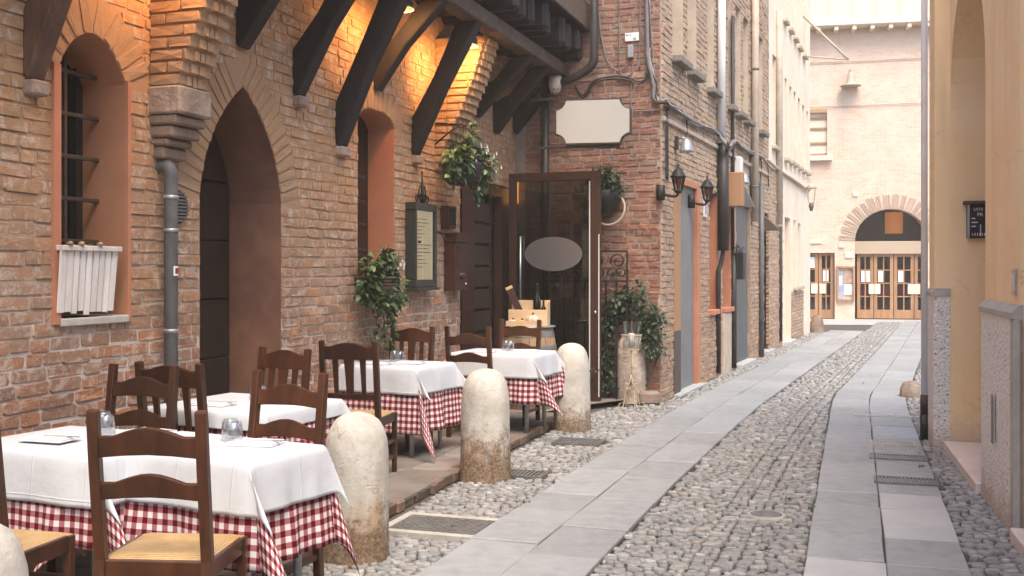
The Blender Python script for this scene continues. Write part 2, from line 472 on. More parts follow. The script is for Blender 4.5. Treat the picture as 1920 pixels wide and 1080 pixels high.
def bollard_mat():
    t = NT('bollard_stone')
    col = t.ramp(t.noise(4, 6, .65), [(.3, (.43, .40, .355)), (.5, (.53, .505, .46)), (.7, (.60, .585, .555))])
    col = t.mix(t.math('MULTIPLY', t.ramp(t.noise(11, 7, .75), [(.46, 0.0), (.66, 1.0)]), .5), col, (.36, .32, .27))
    col = t.mix(t.math('MULTIPLY', t.ramp(t.noise(36, 6, .8), [(.58, 0.0), (.68, 1.0)]), .45), col, (.24, .18, .13))
    v = t.n('ShaderNodeTexVoronoi', feature='DISTANCE_TO_EDGE')
    vv = t.n('ShaderNodeVectorMath', operation='ADD'); t.set(vv.inputs[0], t.pos())
    nz = t.n('ShaderNodeVectorMath', operation='SCALE'); t.set(nz.inputs[0], t.noise(3.5, 5, .6, col=True)); nz.inputs['Scale'].default_value = .55
    t.set(vv.inputs[1], nz.outputs[0]); t.set(v.inputs['Vector'], vv.outputs[0]); v.inputs['Scale'].default_value = 2.3
    crack = t.math('MULTIPLY', t.ramp(v.outputs['Distance'], [(0, 1.0), (.016, 0.0)]), t.ramp(t.noise(4), [(.5, 0.0), (.62, 1.0)]))
    col = t.mix(t.math('MULTIPLY', crack, .6), col, (.33, .21, .13))
    # ochre runs and splashed dirt with ragged upper edge
    runs = t.n('ShaderNodeMapping'); t.set(runs.inputs[0], t.pos()); runs.inputs['Scale'].default_value = (9, 9, .8)
    rn = t.noise(1, 5, .6, runs.outputs[0])
    orn = t.n('ShaderNodeObjectInfo').outputs['Random']
    zz = t.math('ADD', t.z(), t.math('MULTIPLY_ADD', orn, .16, -.06))
    h = t.math('ADD', zz, t.math('MULTIPLY_ADD', rn, -.9, .42))
    col = t.mix(t.maprange(h, .38, .05, 0, .75), col, (.40, .25, .13))
    h2 = t.math('ADD', zz, t.math('MULTIPLY_ADD', t.noise(9, 6, .8), -1.0, .48))
    f2 = t.math('MULTIPLY', t.maprange(h2, .36, .16, 0, 1), t.ramp(t.noise(45, 5, .8), [(.36, .25), (.58, 1.0)]))
    col = t.mix(t.math('MULTIPLY', f2, .85), col, (.085, .055, .035))
    t.bump(t.math('ADD', t.noise(14, 6, .7), t.math('MULTIPLY', crack, -.6)), .45, .02)
    return t.done(col, .85, **{'Specular_IOR_Level': .25})
M['bollard'] = bollard_mat()
M['stone_rough'] = surf('stone_rough', (.42, .34, .28), .9, .35, 7, (.20, .14, .11), .7, 4, .8, 22, .02)
M['stone_corbel'] = surf('stone_corbel', (.34, .25, .19), .9, .35, 8, (.13, .085, .06), .7, 4, .9, 25, .02)
M['concrete'] = surf('concrete', (.44, .42, .38), .85, .18, 12, (.33, .31, .28), .5, 4, .3, 70, .004)
M['iron_cover'] = surf('iron_cover', (.22, .225, .225), .55, .25, 20, (.12, .10, .085), .4, 6, .25, 80, .003, metal=.5)
M['marble_pink'] = surf('marble_pink', (.70, .60, .54), .5, .12, 5, (.76, .69, .64), .5, 3, .08, 60, .002)
def terrazzo():
    t = NT('pebbledash')
    v = t.n('ShaderNodeTexVoronoi'); t.set(v.inputs['Vector'], t.pos()); v.inputs['Scale'].default_value = 42
    sep = t.n('ShaderNodeSeparateColor'); t.set(sep.inputs[0], v.outputs['Color'])
    col = t.ramp(sep.outputs[0], [(0, (.68, .66, .63)), (.55, (.75, .73, .70)), (.78, (.58, .52, .46)), (.88, (.26, .2, .16)), (1, (.15, .12, .10))], 'CONSTANT')
    edge = t.ramp(v.outputs['Distance'], [(.25, 0.0), (.5, 1.0)])
    col = t.mix(edge, col, (.72, .69, .66))
    zz = t.math('ADD', t.z(), t.math('MULTIPLY_ADD', t.noise(5, 6, .8), -.9, .45))
    col = t.mix(t.maprange(zz, .26, .0, 0, .6), col, (.40, .29, .21))
    t.bump(t.math('SUBTRACT', 1.0, v.outputs['Distance']), .8, .012)
    return t.done(col, .85)
M['pebbledash'] = terrazzo()
M['beam'] = wood_mat('beam', (.010, .008, .007), (.026, .019, .015), 12, .75, (1, 1, .25), .3, .6)
M['beam_grey'] = wood_mat('beam_grey', (.05, .034, .024), (.13, .09, .062), 14, .8, (1, .15, 1), .2, .6)
M['beam_light'] = wood_mat('beam_light', (.055, .028, .017), (.15, .085, .052), 12, .75, (1, 1, .25), .1, .6)
M['chair_wood'] = wood_mat('chair_wood', (.036, .0135, .0065), (.10, .036, .0155), 10, .38, (1, 1, .3), .18, .08, .15, .35)
M['chair_dark'] = wood_mat('chair_dark', (.022, .009, .0055), (.062, .024, .012), 10, .4, (1, 1, .3), .18, .08, .12, .35)
def rush():
    t = NT('rush_seat')
    tc = t.n('ShaderNodeTexCoord').outputs['Object']
    sp = t.n('ShaderNodeSeparateXYZ'); t.set(sp.inputs[0], tc)
    ax = t.math('ABSOLUTE', sp.outputs[0]); ay = t.math('ABSOLUTE', sp.outputs[1])
    sel = t.math('GREATER_THAN', ax, ay)
    d = t.math('ADD', t.math('MULTIPLY', sel, ax), t.math('MULTIPLY', t.math('SUBTRACT', 1.0, sel), ay))
    wv = t.math('SINE', t.math('MULTIPLY_ADD', d, 620, t.math('MULTIPLY', t.noise(30, vec=tc), 5)))
    col = t.mix(t.ramp(t.noise(9, 5, .6, tc), [(.3, 0.0), (.7, 1.0)]), (.50, .31, .13), (.68, .48, .25))
    col = t.mix(t.math('MULTIPLY_ADD', wv, .22, .25), col, (.27, .15, .06))
    t.bump(wv, .5, .004)
    return t.done(col, .6)
M['rush'] = rush()
M['frame_brown'] = surf('frame_brown', (.050, .022, .014), .45, .15, 8, bump=.05)
M['slat_dark'] = surf('slat_dark', (.045, .033, .027), .5, .2, 10, bump=.1)
M['door_dark'] = surf('door_dark', (.028, .017, .012), .65, .3, 5)
M['mailbox'] = surf('mailbox', (.060, .022, .014), .42, .2, 8, bump=.05)
M['iron'] = surf('iron', (.022, .021, .020), .55, .3, 15, bump=.2, metal=.3)
M['iron_rust'] = surf('iron_rust', (.06, .042, .032), .75, .4, 12, bump=.4)
M['case_green'] = surf('case_green', (.030, .034, .030), .45, .15, 8, bump=.05)
M['pipe_grey'] = surf('pipe_grey', (.105, .105, .105), .5, .25, 7, (.2, .19, .18), .3, 5, .1)
M['pipe_dark'] = surf('pipe_dark', (.030, .026, .024), .5, .3, 7, bump=.1)
M['pipe_white'] = surf('pipe_white', (.72, .71, .70), .5, .1, 5, bump=.05)
M['pipe_tan'] = surf('pipe_tan', (.46, .38, .30), .6, .2, 5, bump=.1)
M['cable_grey'] = surf('cable_grey', (.17, .16, .15), .6, .3, 9, bump=.05)
M['cable_dark'] = surf('cable_dark', (.035, .032, .030), .6, .3, 9, bump=.05)
M['plastic_white'] = surf('plastic_white', (.62, .62, .60), .45, .08, 6, bump=.02)
M['plastic_grey'] = surf('plastic_grey', (.30, .30, .31), .5, .12, 6, bump=.02)
M['sign_cream'] = surf('sign_cream', (.37, .375, .35), .5, .03, 2, bump=.02)
M['paper'] = surf('paper', (.62, .50, .30), .6, .1, 4, (.70, .62, .45), .5, 3, .02)
M['paper_lit'] = emit_mat('paper_lit', (1.0, .82, .55), .12, (.58, .50, .36))
M['paper_white'] = surf('paper_white', (.75, .75, .74), .6, .05, 4, bump=.02)
M['shutter'] = surf('shutter', (.19, .205, .215), .5, .12, 6, (.26, .27, .28), .4, 2, .05, metal=.25, stretch=(1, 1, .2))
M['shutter_dark'] = surf('shutter_dark', (.115, .125, .135), .55, .12, 6, bump=.05, metal=.2)
M['jamb_tan'] = surf('jamb_tan', (.36, .20, .105), .7, .06, 3, bump=.05)
M['jamb_brown'] = surf('jamb_brown', (.085, .060, .048), .7, .1, 3, bump=.05)
M['paint_red'] = surf('paint_red', (.13, .035, .022), .6, .2, 4, bump=.05)
M['sill_grey'] = surf('sill_grey', (.20, .175, .15), .85, .25, 8, bump=.3)
M['louver'] = surf('louver', (.42, .35, .28), .7, .15, 5, bump=.1)
M['whitewash'] = wood_mat('whitewash', (.50, .44, .40), (.78, .75, .72), 9, .8, (1, 1, .15), .12, .4)
M['crate_wood'] = wood_mat('crate_wood', (.58, .38, .21), (.74, .54, .34), 9, .6, (.15, 1, 1), .08, .15)
M['barrel_wood'] = wood_mat('barrel_wood', (.24, .15, .085), (.40, .27, .165), 10, .7, (1, 1, .12), .2, .3)
M['hoop'] = surf('hoop', (.26, .26, .25), .45, .25, 9, bump=.1, metal=.7)
M['door_oak'] = wood_mat('door_oak', (.30, .155, .075), (.44, .25, .13), 8, .5, (1, 1, .15), .08, .12)
M['band_tan'] = surf('band_tan', (.46, .36, .26), .6, .05, 3, bump=.03)
M['glass'] = glass_mat('glass', (.86, .88, .86), .03)
M['glass_dark'] = surf('glass_dark', (.012, .012, .012), .12, .1, 4, bump=0.0, spec=.6)
M['glass_smoked'] = glass_mat('glass_smoked', (.50, .50, .47), .03)
M['stone_post'] = surf('stone_post', (.62, .55, .50), .9, .35, 6, (.34, .26, .21), .7, 5, .9, 26, .02)
M['frost'] = glass_mat('frost', (.42, .42, .40), .25, .55)
def tumbler():
    t = NT('tumbler_glass')
    tr = t.n('ShaderNodeBsdfTransparent'); tr.inputs[0].default_value = (.93, .95, .97, 1)
    gl = t.n('ShaderNodeBsdfGlossy'); gl.inputs['Roughness'].default_value = .05
    lw = t.n('ShaderNodeLayerWeight'); lw.inputs[0].default_value = .45
    mx = t.n('ShaderNodeMixShader'); t.set(mx.inputs[0], t.math('MULTIPLY_ADD', lw.outputs['Facing'], .55, .08, clamp=True))
    t.t.links.new(tr.outputs[0], mx.inputs[1]); t.t.links.new(gl.outputs[0], mx.inputs[2]); t.t.links.new(mx.outputs[0], t.out.inputs[0])
    return t.mat
M['tumbler'] = tumbler()
M['steel'] = surf('steel', (.55, .55, .56), .3, .1, 9, bump=.02, metal=.9)
def linen():
    t = NT('cloth_white')
    uv = t.n('ShaderNodeUVMap').outputs[0]
    sp = t.n('ShaderNodeSeparateXYZ'); t.set(sp.inputs[0], uv)
    def crease(v, per):
        f = t.math('FRACT', t.math('ADD', t.math('MULTIPLY', v, .06 / per), .31)); d = t.math('ABSOLUTE', t.math('SUBTRACT', f, .5))
        return t.ramp(d, [(0, 1.0), (.018, 0.0)])
    c = t.math('ADD', crease(sp.outputs[0], .37), crease(sp.outputs[1], .33))
    wr = t.noise(5.5, 4, .55, dist=.2)
    t.bump(t.math('ADD', t.math('MULTIPLY', c, .22), t.math('ADD', t.math('MULTIPLY', wr, 1.0), t.math('MULTIPLY', t.noise(240, 2), .06))), .55, .014)
    col = t.ramp(t.noise(4, 4), [(.3, (.53, .55, .59)), (.7, (.59, .61, .65))])
    return t.done(col, .9, **{'Specular_IOR_Level': .1})
M['cloth_white'] = linen()
M['napkin'] = surf('napkin', (.72, .72, .75), .9, .03, 3, bump=.2, bscale=40, spec=.15)
def gingham():
    t = NT('gingham')
    uv = t.n('ShaderNodeUVMap').outputs[0]
    sp = t.n('ShaderNodeSeparateXYZ'); t.set(sp.inputs[0], uv)
    a = t.math('GREATER_THAN', t.math('FRACT', sp.outputs[0]), .5); b = t.math('GREATER_THAN', t.math('FRACT', sp.outputs[1]), .5)
    s_ = t.math('ADD', a, b)
    col = t.ramp(t.math('MULTIPLY', s_, .5), [(0, (.72, .69, .70)), (.34, (.34, .075, .09)), (.75, (.105, .007, .014))], 'CONSTANT')
    tw = t.math('SINE', t.math('MULTIPLY', t.math('ADD', sp.outputs[0], sp.outputs[1]), 120))
    mid = t.math('MULTIPLY', t.math('COMPARE', s_, 1.0, .1), t.math('MULTIPLY_ADD', tw, .12, .12))
    col = t.mix(mid, col, (.7, .6, .6))
    t.bump(t.noise(300, 2), .1, .001)
    return t.done(col, .9, **{'Specular_IOR_Level': .15})
M['gingham'] = gingham()
def leaf(name, a, b, c):
    t = NT(name)
    r = t.n('ShaderNodeNewGeometry').outputs['Random Per Island']
    col = t.ramp(r, [(0, a), (.55, b), (1, c)])
    m = t.done(col, .45, **{'Specular_IOR_Level': .4, 'Subsurface_Weight': 0.0})
    return m
M['leaf'] = leaf('leaf', (.020, .045, .014), (.06, .11, .034), (.13, .19, .075))
M['leaf_pale'] = leaf('leaf_pale', (.022, .062, .022), (.06, .12, .045), (.15, .23, .11))
M['leaf_dark'] = leaf('leaf_dark', (.010, .024, .012), (.026, .052, .024), (.05, .085, .036))
M['petal'] = surf('petal', (.72, .68, .66), .7, .1, 9, bump=0.0)
M['stem'] = surf('stem', (.09, .085, .04), .8, .2, 9)
M['wicker'] = wood_mat('wicker', (.05, .035, .026), (.14, .10, .075), 40, .8, (.1, .1, 1), 0, .5)
M['pot_dark'] = surf('pot_dark', (.018, .017, .017), .6, .2, 9)
M['pot_pale'] = surf('pot_pale', (.55, .49, .40), .7, .15, 9)
M['wire_gold'] = surf('wire_gold', (.48, .40, .27), .6, .2, 9, bump=.1, metal=.2)
M['candle'] = surf('candle', (.72, .70, .66), .5, .05, 9)
M['pumpkin'] = surf('pumpkin', (.66, .58, .50), .5, .12, 12, (.72, .28, .09), .55, 9, .05)
M['squash'] = surf('squash', (.68, .36, .08), .5, .15, 14)
M['bottle'] = surf('bottle', (.008, .010, .008), .12, .1, 4, bump=0, spec=.6)
M['lamp_glow'] = emit_mat('lamp_glow', (1.0, .50, .17), 7)
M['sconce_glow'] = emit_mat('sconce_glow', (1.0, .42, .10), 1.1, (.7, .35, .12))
M['lamp_red'] = surf('lamp_red', (.22, .045, .03), .3, .1, 5, bump=0)
M['shade_orange'] = emit_mat('shade_orange', (1.0, .30, .06), .15, (.75, .28, .08))
M['zinc'] = surf('zinc', (.38, .39, .40), .45, .2, 7, bump=.05, metal=.6)
M['fabric_red'] = surf('fabric_red', (.26, .03, .03), .8, .1, 5)
M['interior'] = surf('interior', (.05, .028, .018), .8, .4, 2, (.14, .06, .03), .4, 1.4)
M['interior_wood'] = surf('interior_wood', (.24, .13, .06), .7, .3, 3)
M['letter_black'] = surf('letter_black', (.03, .03, .03), .6, 0, 5, bump=0)
M['letter_white'] = surf('letter_white', (.7, .7, .68), .6, 0, 5, bump=0)
M['board_black'] = surf('board_black', (.022, .022, .022), .5, .2, 8, bump=.05)
M['roof_tile'] = surf('roof_tile', (.42, .22, .13), .9, .3, 6)
M['poster_blue'] = surf('poster_blue', (.24, .30, .42), .5, .4, 4, (.6, .55, .5), .5, 3, 0)
M['poster_warm'] = surf('poster_warm', (.52, .34, .26), .5, .4, 6, (.25, .18, .16), .5, 5, 0)
def far_brick():
    t = NT('far_brick')
    tc = t.n('ShaderNodeTexCoord').outputs['Object']
    mp = t.n('ShaderNodeMapping'); t.set(mp.inputs[0], tc); mp.inputs['Rotation'].default_value = (math.radians(90), 0, 0)
    b = t.n('ShaderNodeTexBrick'); t.set(b.inputs['Vector'], mp.outputs[0])
    b.inputs['Scale'].default_value = 1; b.inputs['Brick Width'].default_value = .26; b.inputs['Row Height'].default_value = .075; b.inputs['Mortar Size'].default_value = .007
    b.inputs['Color1'].default_value = (.60, .39, .27, 1); b.inputs['Color2'].default_value = (.68, .49, .37, 1); b.inputs['Mortar'].default_value = (.71, .59, .49, 1)
    col = t.mix(t.ramp(t.noise(2.2, 6, .7), [(.35, 0.0), (.7, .85)]), b.outputs[0], (.74, .60, .49))
    t.bump(b.outputs['Fac'], .3, -.005)
    return t.done(col, .9)
M['far_brick'] = far_brick()
# ------------------------------------------------------------------ the ground
mb = MB(); mb.add([(-150, -150, -.03), (150, -150, -.03), (150, 200, -.03), (-150, 200, -.03)], [(0, 1, 2, 3)])
tag(mb.build('ground', M['dirt']), kind='structure')

LB = np.array([(-6, -3.4), (0, -1.42), (3, -.44), (5.57, .39), (6.41, .68), (7.96, 1.22), (9.94, 1.94), (12.45, 2.88), (16.1, 4.38), (21, 6.40), (27, 8.87), (36, 12.6)])
RB = np.array([(-6, -2.18), (0, -.26), (5.57, 1.516), (12.6, 3.77), (13.6, 4.12), (20, 6.78), (30.5, 11.1), (36, 13.4)])
def lb_r(Y): return float(np.interp(Y, LB[:, 0], LB[:, 1]))
def rb_l(Y): return float(np.interp(Y, RB[:, 0], RB[:, 1]))
def slope(fn, Y): return (fn(Y + 1.2) - fn(Y - 1.2)) / 2.4
def across(fn, Y, d):
    """point d metres to the right of a street edge, square to the street"""
    m = slope(fn, Y); l = math.hypot(1, m)
    return Vector((fn(Y) + d / l, Y - d * m / l, 0))
def walk_x(Y): return -.80 + .31 * (Y - 6.84)

holes = []          # (convex polygon) covers let into the paving: no stones there
def in_holes(x, y, g=0.0):
    for poly in holes:
        ok = True
        for i in range(len(poly)):
            a = poly[i]; b = poly[(i + 1) % len(poly)]
            if ((b[0] - a[0]) * (y - a[1]) - (b[1] - a[1]) * (x - a[0])) / math.hypot(b[0] - a[0], b[1] - a[1]) < -g: ok = False; break
        if ok: return True
    return False
def ccw_rect(c, ux, uy, lx, ly):
    c = Vector(c); ux = Vector(ux).normalized(); uy = Vector(uy).normalized()
    return [tuple(c + ux * (a * lx / 2) + uy * (b * ly / 2)) for a, b in ((-1, -1), (1, -1), (1, 1), (-1, 1))]
ST_N = Vector((.95, -.312)); ST_D = Vector((.312, .95))
PLATE = ccw_rect((-.40, 6.64), ST_N, ST_D, .64, .40)
holes.append(ccw_rect((-.40, 6.64), ST_N, ST_D, .75, .51))
GR1 = ccw_rect((.10, 8.36), ST_N, ST_D, .34, .26); holes.append(ccw_rect((.10, 8.36), ST_N, ST_D, .36, .28))
GR2 = ccw_rect((.62, 9.92), ST_N, ST_D, .44, .34); holes.append(ccw_rect((.62, 9.92), ST_N, ST_D, .46, .36))
for hx_, hy_, a_, b_ in ((2.96, 7.98, .49, .27), (3.25, 8.98, .47, .26)): holes.append(ccw_rect((hx_, hy_), ST_N, ST_D, a_, b_))
RC = (1.66, 6.96)
holes.append([(RC[0] + .1 * math.cos(a * math.pi / 4), RC[1] + .1 * math.sin(a * math.pi / 4)) for a in range(8)])

def slab_piece(quad, parent, mat, z0=-.02, z1=.012, b=.006, name='slab'):
    c = sum((Vector(p) for p in quad), Vector((0, 0, 0))) / 4
    dz = U(-.003, .003)
    tilt = [U(-.0035, .0035) for _ in range(4)]
    quad = [Vector((p[0] + U(-.004, .004), p[1] + U(-.004, .004), 0)) for p in quad]
    ins = []
    for p in quad:
        d = (c - Vector(p)); l = d.length
        ins.append(Vector(p) + d * (b * 1.5 / l))
    vs = [(p[0], p[1], z0) for p in quad] + [(p[0], p[1], z1 + dz - b + t) for p, t in zip(quad, tilt)] + [(p[0], p[1], z1 + dz + t) for p, t in zip(ins, tilt)]
    fs = [(8, 9, 10, 11)]
    for i in range(4):
        j = (i + 1) % 4
        fs += [(i, j, 4 + j, 4 + i), (4 + i, 4 + j, 8 + j, 8 + i)]
    m = MB(); m.add(vs, fs, False)
    return m.build(name, mat, parent)

def band(fn, d0, w, Y0, Y1, name, pale, lens):
    root = MB()
    ys = np.arange(Y0, Y1 + .01, .5)
    L_ = [across(fn, y, d0) for y in ys]; R_ = [across(fn, y, d0 + w) for y in ys]
    vs = [(p.x, p.y, -.012) for p in L_ + R_]; n = len(ys)
    root.add(vs, [(i, n + i, n + i + 1, i + 1) for i in range(n - 1)])
    ro = tag(root.build(name, M['dirt']), kind='structure')
    for row in range(2):
        y = Y0 + U(0, .3)
        a = d0 + row * w / 2 + .004; bb = d0 + (row + 1) * w / 2 - .004
        while y < Y1:
            ln = U(*lens)
            y2 = min(y + ln, Y1)
            q = [across(fn, y + .004, a), across(fn, y + .004, bb), across(fn, y2 - .004, bb), across(fn, y2 - .004, a)]
            if y2 > 3.2:
                ct = across(fn, (y + y2) / 2, (a + bb) / 2)
                slab_piece(q, ro, M['slab_pale'] if pale(row, ct) else M['slab'])
            y = y2
    return ro
tag(band(lb_r, -.845, .845, -2, 27.5, 'paving_band', lambda r, c: False, (.5, 1.0)))
band(rb_l, 0, .845, -2, 33.0, 'paving_band', lambda r, c: (r == 1 and 6.2 < c.y < 7.55) or (r == 0 and c.y < 6.0) or (r == 1 and c.y < 5.3), (.42, .8))

# ---- cobbles
def dome(n, seed):
    r_ = random.Random(seed); vs = []
    ph = [2 * math.pi * (k + r_.uniform(-.18, .18)) / n for k in range(n)]
    jr = [r_.uniform(.88, 1.06) for _ in range(n)]
    for r, z in ((1.0, -.9), (.99, .40), (.80, .90)):
        for k in range(n):
            c, s = math.cos(ph[k]), math.sin(ph[k]); e = 2.7
            q = (abs(c) ** e + abs(s) ** e) ** (-1 / e)
            vs.append((.5 * r * jr[k] * q * c, .5 * r * jr[k] * q * s, z + r_.uniform(-.06, .06)))
    vs.append((r_.uniform(-.08, .08), r_.uniform(-.08, .08), 1.0))
    fs = []
    for i in range(2):
        for k in range(n):
            a, b, c, d = i * n + k, i * n + (k + 1) % n, (i + 1) * n + (k + 1) % n, (i + 1) * n + k
            fs += [(a, b, c), (a, c, d)]
    fs += [(2 * n + k, 2 * n + (k + 1) % n, 3 * n) for k in range(n)]
    return np.array(vs), np.array(fs)
DOMES = [dome(8, 100 + i) for i in range(10)]
DOMES_LO = [dome(6, 200 + i) for i in range(6)]
stones = []       # x, y, z, length across, length along, height, angle, tilt
def cobble_row(P, n, W, ang, along, kerbed=()):
    x = U(-.03, .03)
    while x < W - .03:
        big = U(.046, .094) if rng.random() > .12 else U(.09, .125)
        for kx in kerbed:
            if x < kx - .005 < x + big + .035: big = max(.045, kx - x - .004)
        if x + big > W: big = max(.04, W - x)
        cx = x + big / 2
        p = P + n * cx
        yy = U(-.012, .012)
        px_, py_ = p.x - n.y * -yy, p.y + n.x * yy
        if not in_holes(px_, py_, .03):
            stones.append((px_, py_, U(-.012, .006), big * U(.92, 1.04), along * U(.86, 1.10), U(.010, .018), ang + U(-.16, .16), (U(-.13, .13), U(-.13, .13))))
        x += big + .003
def cobble_strip(fn, d0, width_fn, Y0, Y1, kerbed=()):
    y = Y0
    while y < Y1:
        st = .045 if y < 13 else .075
        m = slope(fn, y); n = Vector((1, -m, 0)).normalized()
        cobble_row(across(fn, y, d0), n, width_fn(y), math.atan2(n.y, n.x), st, kerbed)
        y += st * .97
def mid_w(Y):
    m = slope(lb_r, Y); return max(.3, (rb_l(Y - .33) - lb_r(Y)) * math.hypot(1, m) - .012)
cobble_strip(lb_r, .01, mid_w, 4.2, 32.6, (.46, .58, .70))
cobble_strip(walk_x, .03, lambda Y: max(.12, (lb_r(Y - .15) - .845 * 1.06 - walk_x(Y)) * 1.05 - .035), 3.4, 11.4)
# in front of the corner building, up to its wall
def cw_x(Y): return float(np.interp(Y, [10.9, 12.2, 12.85, 30], [.55, 1.0, 1.72, 1.72 + 17.15 * .404]))
cobble_strip(cw_x, .0, lambda Y: max(.1, (lb_r(Y - .1) - .91 - cw_x(Y)) * 1.07 - .02), 11.3, 27.5)
def rwall_x(Y): return .95 + .31 * Y
cobble_strip(rb_l, .86, lambda Y: min(2.4, max(.1, (rwall_x(Y) - rb_l(Y)) * 1.05 - .84)), 3.6, 10.2)
cobble_strip(rb_l, .86, lambda Y: min(1.7, .55 + (Y - 10) * .22), 10.2, 24)

def visible_size(p, s):
    if p[1] < .5: return 0
    px, py = pix(p)
    if not (-10 < px < 1930 and -10 < py < 1090): return 0
    return s / p[1]
order = sorted(range(len(stones)), key=lambda i: -visible_size((stones[i][0], stones[i][1], 0), stones[i][3]))
single = set(order[:300])
cob_root = MB()
cob_root.add([(walk_x(-2), -2, -.024), (6, -2, -.024), (14.5, 33, -.024), (8.2, 33, -.024), (1.0, 13, -.024)], [(0, 1, 2, 3, 4)])
cob_bed = tag(cob_root.build('cobbled_street', M['dirt']), kind='structure')
dome_me = []
for v, f in DOMES:
    m = MB(); m.add([tuple(p) for p in v], [tuple(q) for q in f], True); me = m.mesh('cobble'); me.materials.append(M['cobble']); dome_me.append(me)
Vs, Fs, base = [], [], 0
for i, (x, y, z, a, b, h, ang, tl) in enumerate(stones):
    if i in single:
        o = bpy.data.objects.new('cobble', dome_me[i % 10]); COL.objects.link(o); o.parent = cob_bed
        o.location = (x, y, z - .012); o.scale = (a, b, h); o.rotation_euler = (tl[0], tl[1], ang)
    else:
        v, f = (DOMES if y < 14 else DOMES_LO)[i % (10 if y < 14 else 6)]
        c, s = math.cos(ang), math.sin(ang)
        X = v[:, 0] * a; Y_ = v[:, 1] * b; Z = v[:, 2] * h + X * tl[1] * -1 + Y_ * tl[0]
        Vs.append(np.stack([x + X * c - Y_ * s, y + X * s + Y_ * c, z - .012 + Z], 1)); Fs.append(f + base); base += len(v)
np_mesh('cobbles', np.concatenate(Vs), np.concatenate(Fs), M['cobble'], cob_bed, 'stuff')

# ---- far square: pale flags before the far building
mb = MB(); mb.add([(6, 31.5, -.014), (40, 27, -.014), (40, 60, -.014), (4, 60, -.014)], [(0, 1, 2, 3)])
sq = tag(mb.build('square', M['slab_pale']), kind='structure')

# ---- raised pavement under the tables
mb = MB()
ys = [-3, 2, 4, 6, 8, 10, 11.0, 11.6]
wl = lambda Y: -4.41 + .33 * Y
n = len(ys)
vs = [(wl(y) - .05, y, .045) for y in ys] + [(walk_x(y) - .11, y, .045) for y in ys]
mb.add(vs, [(i, n + i, n + i + 1, i + 1) for i in range(n - 1)])
mb.add([(-.81, 11.6, .044), (.31, 11.6, .044), (.95, 12.35, .044), (1.6, 12.95, .044), (1.0, 13.4, .044), (.1, 13.9, .044), (-.4, 13, .044)], [(0, 1, 2, 3, 4, 5, 6)])
pv = tag(mb.build('pavement', M['slab_worn']), kind='structure')
y = 2.5
while y < 11.4:                                   # worn flagstones, three across
    ln = U(.55, .95)
    xs = [0, .36 + U(-.05, .05), .7 + U(-.05, .05), 1.0]
    for k in range(3):
        def pt(t, yy):
            a = Vector((wl(yy) + .02, yy, 0)); b = Vector((walk_x(yy) - .12, yy, 0)); p = a + (b - a) * t; p.y -= t * .3; p.x -= t * .3 * .0; return p
        q = [pt(xs[k] + .006, y), pt(xs[k + 1] - .006, y), pt(xs[k + 1] - .006, y + ln - .01), pt(xs[k] + .006, y + ln - .01)]
        slab_piece(q, pv, M['slab_worn'], .03, .058, .007, 'flagstone')
    y += ln
y = 2.6
while y < 11.5:                                   # ragged kerb of bricks set on edge
    ln = U(.10, .26)
    m = MB(); c = Vector((walk_x(y) - .055 + U(-.008, .008), y + ln / 2, .018 + U(-.004, .004)))
    m.box(c, (.10, ln - .008, .082), -.30 + U(-.05, .05), .012)
    m.build('kerb_stone', M['kerb'], pv)
    y += ln

# ---- covers and gratings
pl = thing('access_cover', 'rectangular chequered steel access cover in concrete surround before the first bollard', 'cover', (-.40, 6.64, 0), math.atan2(ST_N.y, ST_N.x))
mb = MB()
for c, d in (((0, -.225, 0), (.75, .05, .05)), ((0, .225, 0), (.75, .05, .05)), ((-.35, 0, 0), (.05, .40, .05)), ((.35, 0, 0), (.05, .40, .05))):
    mb.box((c[0], c[1], -.012), d, bev=.004)
mb.build('surround', M['concrete'], pl)
mb = MB(); mb.span(-.324, .324, -.199, .199, -.02, .006); mb.build('plate', M['iron_cover'], pl)
mb = MB()
for i in range(21):
    for j in range(13):
        mb.box((-.30 + i * .0296, -.183 + j * .0305, .0075), (.026, .007, .004), .8 if (i + j) % 2 else -.8)
mb.build('tread_pattern', M['iron_cover'], pl, kind='stuff')
mb = MB(); mb.span(.02, .06, -.03, .0, .006, .0085); mb.build('lifting_hole', M['letter_black'], pl)

def grating(label, c, lx, ly, bars, ax=0, z=.006, mat='iron_cover'):
    g = thing('drain_grating', label, 'grating', (c[0], c[1], 0), math.atan2(ST_N.y, ST_N.x), 'drain gratings in the street')
    m = MB()
    f = .018
    m.span(-lx/2, lx/2, -ly/2, -ly/2+f, -.02, z); m.span(-lx/2, lx/2, ly/2-f, ly/2, -.02, z)
    m.span(-lx/2, -lx/2+f, -ly/2+f, ly/2-f, -.02, z); m.span(lx/2-f, lx/2, -ly/2+f, ly/2-f, -.02, z)
    m.build('frame', M[mat], g)
    for k in range(bars):
        m = MB()
        if ax == 0:
            x = -lx/2 + f + (lx - 2*f) * (k + .5) / bars; m.span(x - (lx-2*f)/bars*.28, x + (lx-2*f)/bars*.28, -ly/2+f, ly/2-f, -.015, z - .001)
        else:
            yv = -ly/2 + f + (ly - 2*f) * (k + .5) / bars; m.span(-lx/2+f, lx/2-f, yv - (ly-2*f)/bars*.28, yv + (ly-2*f)/bars*.28, -.015, z - .001)
        m.build('bar', M[mat], g)
    m = MB(); m.span(-lx/2+.002, lx/2-.002, -ly/2+.002, ly/2-.002, -.022, -.018); m.build('pit', M['letter_black'], g)
    return g
grating('small iron drain grating in the cobbles beside the second bollard', (.10, 8.36), .34, .26, 9)
grating('iron drain grating in the cobbles beside the third bollard', (.62, 9.92), .44, .34, 12)
grating('pale slotted drain across the far end of the right paving band', (4.0, 11.5), .60, .13, 18, 0, .024, 'concrete')
